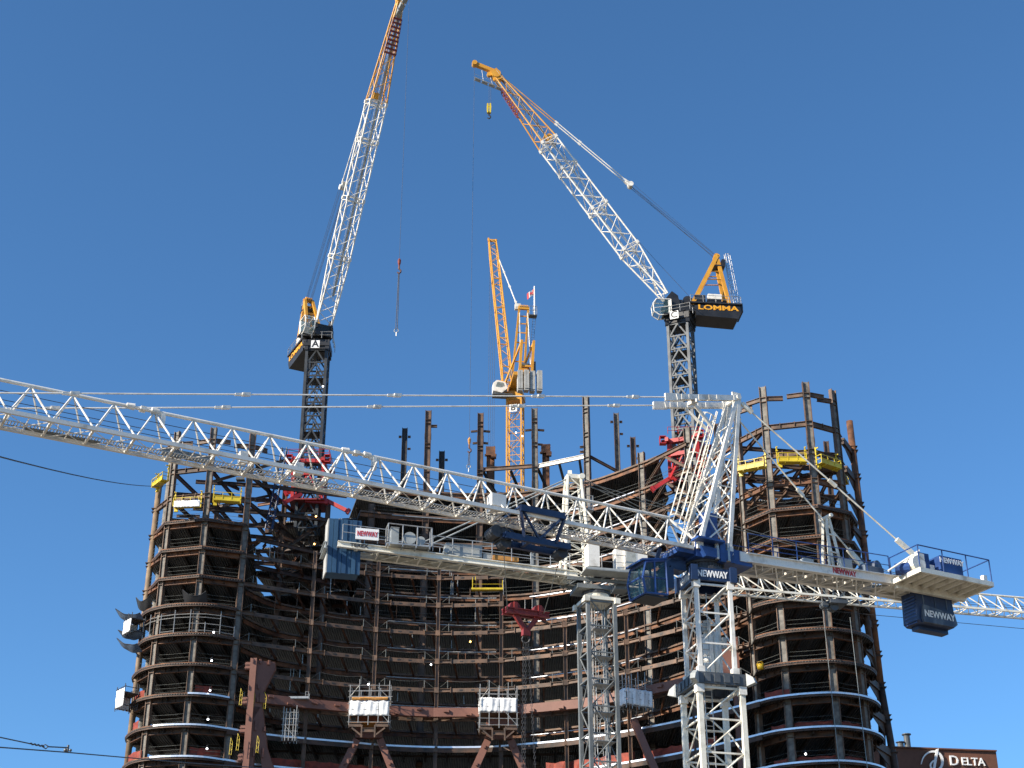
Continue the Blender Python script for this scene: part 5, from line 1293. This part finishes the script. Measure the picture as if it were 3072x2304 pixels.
# white sheet standing in for sun glare on the front platform
t = thing('tarpaulin', 'white sheet standing in for sun glare on the front work platform of the left tower', 'tarpaulin', at(560, 1520, 198.6))
m = MB(); p = at(560, 1512, 198.55)
vs = []; nx, nz = 14, 6
def crumple(m, o, ax, az, nx, nz, amp, rr, th=.03):
    ax, az = V(ax), V(az); n = ax.cross(az).normalized()
    ph = rr.random() * 6; amp *= 1.3
    g = [[o + ax * (i / nx) + az * (j / nz) + n * (rr.uniform(-amp, amp) * .16 + amp * (.7 * math.sin(i * .62 + ph + .12 * j) + .45 * math.sin(i * 1.31 + ph * 2 - .2 * j)) * (1 - .5 * abs(2 * j / nz - 1))) + Zv * (rr.uniform(-.06, .06) if j in (0, nz) else 0) for j in range(nz + 1)] for i in range(nx + 1)]
    vs = [v for r in g for v in r] + [v - n * th for r in g for v in r]; N = (nx + 1) * (nz + 1); fs = []
    for i in range(nx):
        for j in range(nz):
            a = i * (nz + 1) + j; b = a + nz + 1
            fs += [(a, b, b + 1, a + 1), (N + a, N + a + 1, N + b + 1, N + b)]
    for j in range(nz): fs += [(j, j + 1, N + j + 1, N + j)]; a = nx * (nz + 1) + j; fs += [(a + 1, a, N + a, N + a + 1)]
    for i in range(nx): a = i * (nz + 1); b = a + nz + 1; fs += [(b, a, N + a, N + b)]; fs += [(a + nz, b + nz, N + b + nz, N + a + nz)]
    m.add(vs, fs)
rr = random.Random(3)
crumple(m, p + V((-1.75, .1, -.45)), (3.6, -.35, 0), (0, 0, .95), 26, 6, .05, rr); m.build('sheet', 'tarp', t, True)

# ================================================================== SCAFFOLDS
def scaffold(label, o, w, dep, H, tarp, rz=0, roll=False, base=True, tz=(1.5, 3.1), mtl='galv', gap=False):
    t = thing('scaffold', label, 'scaffold', tuple(o), 'scaffolds round the steel nodes')
    q = Matrix.Rotation(rz, 3, 'Z'); L = lambda x, y, z: V(o) + q @ V((x, y, z))
    m = MB(); nx = 4
    xs = [-w / 2 + w * i / nx + (rr.uniform(-.1, .1) if 0 < i < nx else 0) for i in range(nx + 1)]
    for x in xs:
        for y in (-dep / 2, dep / 2): m.tube(L(x, y, -.2), L(x, y, H + rr.uniform(-.3, .7)), .055, 6)
    for y in (-dep / 2, dep / 2):
        for z_ in (.2, 1.1, 1.9, 2.7, 3.6, 4.4, 5.2):
            if z_ < H: m.tube(L(-w / 2 - .25, y, z_), L(w / 2 + .25, y, z_ + rr.uniform(-.05, .05)), .048, 6)
    for x in (xs[0], xs[-1]):
        for z_ in (.2, 1.9, 2.7, 3.6, 5.2):
            if z_ < H: m.tube(L(x, -dep / 2, z_), L(x, dep / 2, z_), .048, 6)
    if H > 5: m.tube(L(-w / 2, -dep / 2, 3.6), L(-w / 2 + 1.2, -dep / 2, 5.2), .04, 5); m.tube(L(w / 2 - 1.6, -dep / 2, 5), L(w / 2, -dep / 2, 3.4), .04, 5)
    m.tube(L(w / 2, -dep / 2, .2), L(w / 2 - 1.5, -dep / 2, 1.9), .04, 5)
    m.build('tube_frame', mtl, t)
    m = MB()
    for z_ in ((.25, 2.0) if base else (2.0,)): m.box8(L(0, 0, z_ - .06), q @ V((w / 2, 0, 0)), q @ V((0, dep / 2 - .1, 0)), Zv * .04)
    m.build('deck_board', 'timber' if roll else 'iron', t)
    if base:
        m = MB()
        for a, b in ((-w / 2, -w / 6 - .05), (-w / 6 + .05, w / 6 - .05), (w / 6 + .05, w / 2)):
            zz = -.45 - (.7 if abs(a + b) < .5 else 0)
            m.ib(L(a, -dep / 2 - .05, zz + .25), L(b, -dep / 2 - .05, zz + .25), .55, .3); m.ib(L(a, dep / 2, zz + .25), L(b, dep / 2, zz + .25), .5, .3)
        for x in (-w / 2 + .1, w / 2 - .1, -w / 6, w / 6): m.beam(L(x, -dep / 2, -.35), L(x, dep / 2, -.35), .25, .4)
        for s in (-1, 1): m.beam(L(s * w / 2.4, -dep / 2 - .1, -.6), L(s * w / 6.5, -dep / 2 - .1, -1.7), .16, .2); m.beam(L(s * w / 6, -dep / 2 - .1, -.3), L(s * w / 6, -dep / 2 - .1, -1.9), .2, .24)
        m.build('support_bracket', 'iron', t)
    if tarp:
        m = MB(); crumple(m, L(-w / 2 + .05, -dep / 2 - .08, tz[0]), q @ V((w - .1, 0, 0)), V((0, 0, tz[1] - tz[0])), 30, 8, .10, rr)
        crumple(m, L(-w / 2 - .07, dep / 2, tz[0]), q @ V((0, -dep, 0)), V((0, 0, tz[1] - tz[0])), 16, 8, .06, rr); m.build('tarpaulin', tarp, t, True)
    if roll:
        m = MB()
        for i in range(9): a = L(-w / 2 + .3 + i * (w - .5) / 9, -dep / 2 - .1, tz[1] + .25); m.tube(a, a + q @ V(((w - .5) / 9, 0, rr.uniform(-.05, .05))), .24 + rr.uniform(-.04, .04), 7, .2)
        m.build('roll', 'timber', t)
    return t
scaffold('scaffold with creased white tarpaulin and an ochre roll on top, on the left V node', at(1108, 2178, 208.4), 5.3, 2.6, 5.5, 'tarp', 0, True, True, (1.1, 3.1))
scaffold('scaffold with glaring white tarpaulin wrapped round the right V node', at(1494, 2187, 209.2), 5.0, 2.6, 5.8, 'tarp', .06, False, True, (2.0, 3.9))
scaffold('scaffold with a white tarpaulin in shade between the grey mast and the white mast', at(1905, 2130, 199.0), 4.0, 2.2, 4.4, 'tarp', .5, False, False, (.3, 2.4))
scaffold('bare scaffold tubes in deep shade under the ring girder left of the first V node', at(868, 2222, 205.5), 1.7, 1.6, 4.2, None, 0, False, False)
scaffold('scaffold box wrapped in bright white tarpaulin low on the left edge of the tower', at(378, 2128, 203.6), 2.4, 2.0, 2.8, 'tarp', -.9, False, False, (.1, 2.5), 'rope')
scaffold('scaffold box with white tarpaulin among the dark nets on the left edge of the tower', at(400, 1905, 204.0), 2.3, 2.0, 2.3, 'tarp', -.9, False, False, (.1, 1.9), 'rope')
t = thing('landing', 'small grey metal landing on top of the ring girder', 'platform', tuple(at(897, 2096, 205.3)))
m = MB(); p = at(897, 2098, 205.3); m.box(p, (2.6, 1.2, .1)); m.box(p + V((0, -.6, .12)), (2.6, .05, .25)); m.build('deck', 'galv', t)
rail_mesh([p + V((.9, -.55, 0)), p + V((1.3, -.55, 0)), p + V((1.3, .5, 0))], .9, .035, .5).build('handrail', 'galv', t)
# scaffold railing along the left tower
t = thing('scaffold_railing', 'tall tube railing along one floor edge of the left round tower', 'railing', (-43, 200, lev(3)))
pts = off([p for p in OUTL if p[0] > -50.3], .25)[::3]; m = MB()
for i, p in enumerate(pts):
    H = rr.choice((2.2, 2.9, 3.2, 1.5)); m.tube((p[0], p[1], lev(3)), (p[0], p[1], lev(3) + H), .055, 5)
for hh_, r_ in ((2.6, .06), (1.3, .045), (.35, .045), (2.15, .05)):
    for i in range(len(pts) - 1):
        if rr.random() < .7: m.tube((*pts[i], lev(3) + hh_), (*pts[i + 1], lev(3) + hh_), r_, 5)
m.build('tube_frame', 'galv', t)
# debris nets at the left edge
def net(label, a, b, drop, dep, mt='net'):
    a, b = V(a), V(b); t = thing('debris_net', label, 'safety net', tuple(a), 'debris nets at the tower edge')
    m = MB(); n = 16; k = 8; d = V((dep[0], dep[1], 0)); g = []
    for i in range(n + 1):
        row = []
        for j in range(k + 1):
            u, v = i / n, j / k
            row.append(a.lerp(b, u) + d * v - Zv * (drop * 4 * u * (1 - u) * .6 + drop * v * (1.3 - .3 * v)) + Zv * .04 * math.sin(i * .8 + j * .5))
        g.append(row)
    vs = [v for r in g for v in r]; N = len(vs); vs += [v - Zv * .03 for v in vs]; fs = []
    for i in range(n):
        for j in range(k):
            q = i * (k + 1) + j; r = q + k + 1; fs += [(q, r, r + 1, q + 1), (N + q, N + q + 1, N + r + 1, N + r)]
    m.add(vs, fs); m.build('mesh', mt, t, True)
    m = MB(); m.path(g[0], .05, 4); m.path([r[0] for r in g], .05, 4); m.path([r[-1] for r in g], .04, 4); m.build('rope_edge', 'rope', t)
net('uppermost sagging blue grey debris net sticking out from the left edge', at(346, 1826, 204.5), at(420, 1838, 203.3), .9, (.6, .9))
net('middle sagging debris net just under the white wrapped scaffold box', at(354, 1890, 204.8), at(418, 1888, 203.0), .7, (.6, .9))
net('lowest and longest debris net sticking out from the left edge', at(350, 1914, 204.8), at(412, 1930, 203.0), .8, (.6, 1.0))
net('dark net hanging from a bar in front of the left tower columns', at(548, 1769, 199.4), at(618, 1773, 199.5), 1.3, (.2, .9), 'blackpaint')
net('small dark net folded up at the upper left corner of the left tower', at(408, 1792, 203.4), at(450, 1784, 201.5), 1.2, (.3, .9), 'blackpaint')
# orange debris netting behind the floor edges
def orange(label, curve, k, x0, x1, h=1.2, inset=1.3):
    pts = [p for p in off(curve, inset) if x0 <= p[0] <= x1]
    if len(pts) < 2: return
    t = thing('safety_netting', label, 'safety netting', (pts[0][0], pts[0][1], lev(k)), 'orange netting along the floor edges')
    m = MB(); vs = []; n = len(pts)
    for i, p in enumerate(pts):
        tp = lev(k) + h - .18 * abs(math.sin(i * .9)) - rr.random() * .1; o = .1 * math.sin(i * 1.9)
        vs += [V((p[0], p[1] + o, lev(k) + .02)), V((p[0], p[1], tp))]
    N = len(vs); vs += [v + V((0, .03, 0)) for v in vs]
    fs = []
    for i in range(n - 1): fs += [(2 * i, 2 * i + 2, 2 * i + 3, 2 * i + 1), (N + 2 * i, N + 2 * i + 1, N + 2 * i + 3, N + 2 * i + 2), (2 * i + 1, 2 * i + 3, N + 2 * i + 3, N + 2 * i + 1)]
    m.add(vs, fs); m.build('mesh', 'orange', t)
orange('bright red orange netting in the sun between two columns of the left tower', OUTL, 1, -41.6, -38.8, 1.5)
orange('orange netting at the left tower corner, level with the low white wrapped box', OUTL, 1, -50.3, -47.9, 1.3, .5)
orange('orange netting round the left corner of the tower just above the street cable', OUTL, -1, -50.4, -47.4, 1.4, .5)
orange('deep orange netting behind the front columns on a low floor of the left tower', OUTL, -1, -41.5, -36.8, 1.5)
orange('small piece of orange netting at the left corner of the silver edged floor', OUTL, 0, -50.2, -48.4, 1.4, .5)
orange('long shaded orange netting along the lowest floor of the hollow front', OUTC, -1, -33, -17.5, 1.5, 1.0)
orange('sunlit orange netting low in the hollow front behind the grey mast', OUTC, -1, 4, 16, 1.6, .8)
orange('orange netting in shade at the lowest silver edge between grey and white mast', OUTC, -1, 16.6, 26, 1.4, .8)
orange('orange netting on the middle silver edged floor of the right tower', OUTR, -1, 31.6, 44.5, 1.2, 1.8)
orange('orange netting on the lowest silver edged floor of the right tower', OUTR, -2, 31.6, 44.5, 1.1, 1.8)
orange('short shaded orange netting on the top silver edged floor of the right tower', OUTR, 0, 31.0, 34.2, 1.2, 1.0)
# ================================================================== WORK LAMPS
lamp0 = {}
def lamp(x, y, Y, kind, label, r=.13):
    p = at(x, y, Y)
    if kind in lamp0: return copy_thing(lamp0[kind], p, 0, label)
    t = thing('work_lamp', label, 'lamp', tuple(p), 'work lamps lit on the steel')
    m = MB(); m.ball(p, r); m.build('bulb', kind, t, True)
    m = MB(); m.tube(p + Zv * r * .9, p + Zv * .42, .1, 6); m.tube(p + Zv * .5, p + V((0, .6, .7)), .04, 5); m.build('bracket', 'blackpaint', t)
    lamp0[kind] = t
    return t
for x, y, Y, kd, lb in ((641, 1897, 199.4, 'cool', 'lit white lamp at the foot of the tall tube railing on the left tower'),
    (635, 1982, 199.6, 'cool', 'lit white lamp on the floor edge one storey below the tube railing'),
    (630, 2071, 199.5, 'cool', 'lit white lamp at the right end of the bright orange netting'),
    (624, 2158, 200.6, 'cool', 'lit white lamp in the dark storey above the second silver edge of the left tower'),
    (621, 2246, 200.2, 'cool', 'lit white lamp in front of the deep orange netting'),
    (969, 1159, 212.3, 'cool', 'white lamp on the black mast of crane A'),
    (1548, 1298, 241.4, 'cool', 'white lamp on the left side of the yellow mast of crane B'), (1567, 1308, 241.4, 'cool', 'white lamp on the right leg of the yellow mast of crane B'),
    (948, 1549, 208.5, 'warm', 'glowing warm lamp under the red frame left of the blue slab counterweight'),
    (943, 1632, 208.5, 'warm', 'glowing warm lamp one storey lower left of the blue slab counterweight'),
    (1411, 1925, 213.5, 'warm', 'glowing warm lamp in the middle of the hollow front'),
    (1293, 1994, 211.2, 'cool', 'white lamp beside a slender column in the hollow front'),
    (1105, 2053, 208.6, 'cool', 'white lamp on top of the left V node scaffold'),
    (2417, 2262, 185.3, 'cool', 'white lamp low in the right tower under the lowest orange netting')):
    lamp(x, y, Y, kd, lb)
p = hz(2281, 2003, lev(2) - 3.4); p = at(2281, 2001, 187.9)
t = thing('bucket', 'small bright yellow bucket on a floor edge beside the white mast', 'bucket', tuple(p))
m = MB(); m.tube(p - Zv * .3, p + Zv * .3, .36, 14, .42); m.build('body', 'helmet', t, True); m = MB(); m.tube(p + Zv * .3, p + Zv * .36, .45, 14); m.ring(p + Zv * .3, (1, 0, 0), (0, 0, 1), .42, .02, 10); m.build('lid', 'helmet', t)
# yellow access frames clipped to the node column and girder
ac0 = None
for x, y, Y, lb in ((722, 2090, 202.0, 'yellow clip-on ladder frame on the face of the brown node column near the ring girder'), (759, 2094, 202.6, 'yellow clip-on ladder frame at the left start of the ring girder'), (794, 2101, 203.2, 'yellow clip-on ladder frame hung farthest along the ring girder'),
                   (692, 2238, 201.6, 'yellow clip-on ladder frame left of the brown node column near the bottom'), (713, 2225, 201.6, 'yellow clip-on ladder frame right on the brown node column near the bottom'), (772, 2232, 202.4, 'yellow clip-on ladder frame on the spreading gusset right of the node column')):
    p = at(x, y, Y)
    if ac0 is None:
        ac0 = thing('ladder_frame', lb, 'ladder', tuple(p), 'yellow ladder frames on the brown steel')
        m = MB()
        m.tube(p + V((-.05, 0, 1.1)), p + V((-.12, 0, -1.15)), .028, 5); m.path([p + V(v) for v in ((-.05, 0, 1.1), (.22, 0, .45), (.16, 0, -1.1))], .028, 5)
        for i in range(5): m.tube(p + V((-.1, 0, .4 - i * .34)), p + V((.18, 0, .4 - i * .34 + (.2 if i % 2 else -.2))), .022, 4)
        m.build('tube_frame', 'safety', ac0)
    else: copy_thing(ac0, p, 0, lb)
# blue lattice boom leaning in the open left levels
a, b = at(806, 1590, 206.0), at(854, 1345, 208.5)
t = thing('lattice_boom', 'slim blue lattice boom leaning among the open steel left of crane A', 'boom', tuple(a))
m = MB(); u = (b - a).normalized(); w = V((1, 0, 0)); v = V((0, 1, 0))
truss4([a + w * x + v * y for x, y in ((-.45, -.4), (.45, -.4), (.45, .4), (-.45, .4))], [b + w * x + v * y for x, y in ((-.35, -.3), (.35, -.3), (.35, .3), (-.35, .3))], 14, .09, .04, True, m); m.build('truss', 'navy', t)
m = MB(); m.box(a - Zv * .3, (.9, .8, .5)); m.build('boom_base', 'steel', t)
# debris hopper hung behind the left columns
p = at(722, 1441, 206)
t = thing('hanging_tray', 'small grey tray hanging behind the left tower columns', 'tray', tuple(p)); m = MB(); m.box(p, (1.2, .9, .12)); m.box(p + V((0, -.45, .15)), (1.2, .05, .3)); m.build('tray', 'slate', t)
m = MB(); m.tube(p + V((-.5, 0, .1)), p + V((0, 0, 1.6)), .025, 4); m.tube(p + V((.5, 0, .1)), p + V((0, 0, 1.6)), .025, 4); m.build('sling', 'rope', t)
# ================================================================== CABLES IN THE STREET
t = thing('overhead_cable', 'dark street cable low in the picture crossing in front of the left tower', 'cable', tuple(at(0, 2242, 20)))
m = MB(); m.path([at(x, y, Y) for x, y, Y in ((-250, 2226, 17), (0, 2242, 20), (200, 2257, 22.5), (370, 2272, 25), (560, 2288, 28), (760, 2302, 31), (1100, 2330, 36))], .0095, 6); m.build('wire', 'rope', t)
m = MB(); c = at(203, 2251, 22.5); m.ball(c + V((-.03, 0, 0)), .03, 8, 6); m.ball(c + V((.04, 0, -.0)), .022, 8, 6); m.tube(c - Zv * .02, c + Zv * .075, .017, 8); m.build('clamp', 'slate', t)
e0, e1 = at(90, 2231, 21), at(132, 2239, 21.6)
m = MB(); m.path([at(x, y, Y) for x, y, Y in ((-250, 2160, 17), (0, 2212, 20), (90, 2231, 21))], .0085, 6)
for i in range(12): q = e0.lerp(e1, i / 12); m.tube(q + V((0, 0, .008 * math.sin(i * 2))), e0.lerp(e1, (i + 1) / 12) + V((0, 0, .008 * math.sin(i * 2 + 2))), .0115, 6)
m.path([e1 + V(v) for v in ((-.03, 0, 0), (.015, 0, .025), (.06, 0, .0), (.03, 0, -.035), (-.03, 0, 0))], .007, 5); m.tube(e1 + V((.05, 0, -.005)), at(203, 2243, 22.45), .010, 6); m.build('stay_wire', 'rope', t)
t = thing('tag_line', 'long thin dark line running from the upper left frame edge to the left tower', 'cable', tuple(at(0, 1342, 60)))
m = MB(); m.sag(at(-300, 1288, 40), at(535, 1452, 201.4), .9, .033, 16, 5); m.build('wire', 'rope', t)
for (x0, y0, Y0), (x1, y1, Y1), lb in (((2462, 1770, 184), (2470, 2400, 184.3), 'left one of two thin ropes hanging down the front of the right tower'), ((2550, 1852, 184.2), (2600, 2400, 184.3), 'right one of two thin ropes hanging down the front of the right tower')):
    t = thing('hanging_rope', lb, 'rope', tuple(at(x0, y0, Y0)), 'ropes hanging on the right tower')
    m = MB(); a = at(x0, y0, Y0); m.tube(a, V((a.x + .4, a.y, 30)), .04, 5); m.build('wire', 'cable', t)
# ================================================================== UNSEEN NEIGHBOUR TOWER ADDED FOR THE SHADE ACROSS THE LOWER RIGHT OF THE SITE
t = thing('office_block', 'tall plain office block with window bands unseen beyond the left of the view, added for its shade', 'building', (-208, 50, -1.7))
q = Matrix.Rotation(math.radians(30), 3, 'Z'); m = MB(); m.box((-208, 50, 96), (40, 37, 195.5), math.radians(30)); m.build('wall', 'concrete', t)
for k in range(16):
    m = MB(); m.box((-208, 50, 10 + k * 12.4), (40.3, 37.3, 3.4), math.radians(30)); m.build('window_band', 'slate', t)
# ================================================================== BROWN TOWER BLOCK BEHIND
c1, c0 = at(2988, 2255, 262), at(2640, 2243, 258)
top = c1.z
t = thing('hotel_tower', 'plain brown tower block with white lettering and a white swooping emblem', 'building', (c1.x - 10, 275, -1.7))
m = MB(); m.poly([(c0.x - 20, 256), (c1.x, 262), (c1.x + 1.0, 285), (c0.x - 20, 285)], -1.7, top); wl = m.build('wall', 'brick', t)
fd = V((c1.x - c0.x + 20, 6, 0)).normalized(); fn = V((fd.y, -fd.x, 0))
m = MB(); m.beam(V((c0.x - 20, 255.95, top + .1)), V((c1.x + .05, 261.95, top + .1)), .5, .22)
for i in range(1, 9): m.beam(V((c0.x - 20, 256, top - i * 3.2)) + fn * .0, V((c1.x, 262, top - i * 3.2)) + fn * .0, .06, .06)
m.build('parapet', 'brick', t)
def onwall(x, y):
    a_, b_, c_ = ray(x, y); o_ = V((c1.x, 262, 0)); k = o_.dot(fn) / V((a_, b_, 0)).dot(fn); return V((a_, b_, c_)) * k
sg = lettering('ELTA', 1.85, onwall(2918, 2287) + fn * .15, fd, Zv, 'white_ink', wl, 'lettering', .25, .012, 1.0)
lettering('D', 2.3, onwall(2861, 2284) + fn * .15, fd, Zv, 'white_ink', wl, 'lettering', .25, .015, 1.0)
m = MB(); o_ = onwall(2808, 2281) + fn * .12
outer = [(2.1 * math.cos(a), 2.7 * math.sin(a)) for a in [math.radians(x) for x in range(-125, 121, 12)]]; inner = [(.1 + 1.35 * math.cos(a), -.25 + 2.2 * math.sin(a)) for a in [math.radians(x) for x in range(120, -126, -12)]]
def band(P0, w0, w1):
    n = len(P0)
    for i in range(n - 1):
        f0, f1 = w0 + (w1 - w0) * i / (n - 1), w0 + (w1 - w0) * (i + 1) / (n - 1); a, b = P0[i], P0[i + 1]
        tt_ = V((b[0] - a[0], b[1] - a[1], 0)).normalized(); nr = (-tt_.y, tt_.x)
        m.prism([(a[0] - nr[0] * f0, a[1] - nr[1] * f0), (b[0] - nr[0] * f1, b[1] - nr[1] * f1), (b[0] + nr[0] * f1, b[1] + nr[1] * f1), (a[0] + nr[0] * f0, a[1] + nr[1] * f0)], o_, fd, Zv, fn * .25)
loop = [(x_ * .5, y_ * .5) for x_, y_ in [(-5.6, -1.6), (-4.6, .6), (-3.0, 2.1), (-1.2, 2.75), (.4, 2.6), (1.5, 1.7), (2.0, .2), (1.6, -1.7), (.5, -3.0), (-1.0, -3.5), (-2.2, -2.9), (-2.4, -1.7), (-1.6, -.7), (-.7, -.1)]]
sp = spline(loop, .25); band(sp[: len(sp) // 2], .05, .22); band(sp[len(sp) // 2 - 1:], .22, .12)
m.prism([(-.95, -1.65), (-.5, -1.6), (.55, 1.9), (.1, 1.75)], o_ + fn * .06, fd, Zv, fn * .26)
m.build('emblem', 'white_ink', wl)
for x, y, h in ((2703, 2246, 1.7), (2724, 2246, 3.8)):
    p = at(x, y, 268); m = MB(); m.tube(p - Zv * 1, p + Zv * h * .62, .55, 12); m.tube(p + Zv * h * .62, p + Zv * h * .66, .8, 12); m.build('flue', 'slate', t)
bpy.context.view_layer.update()
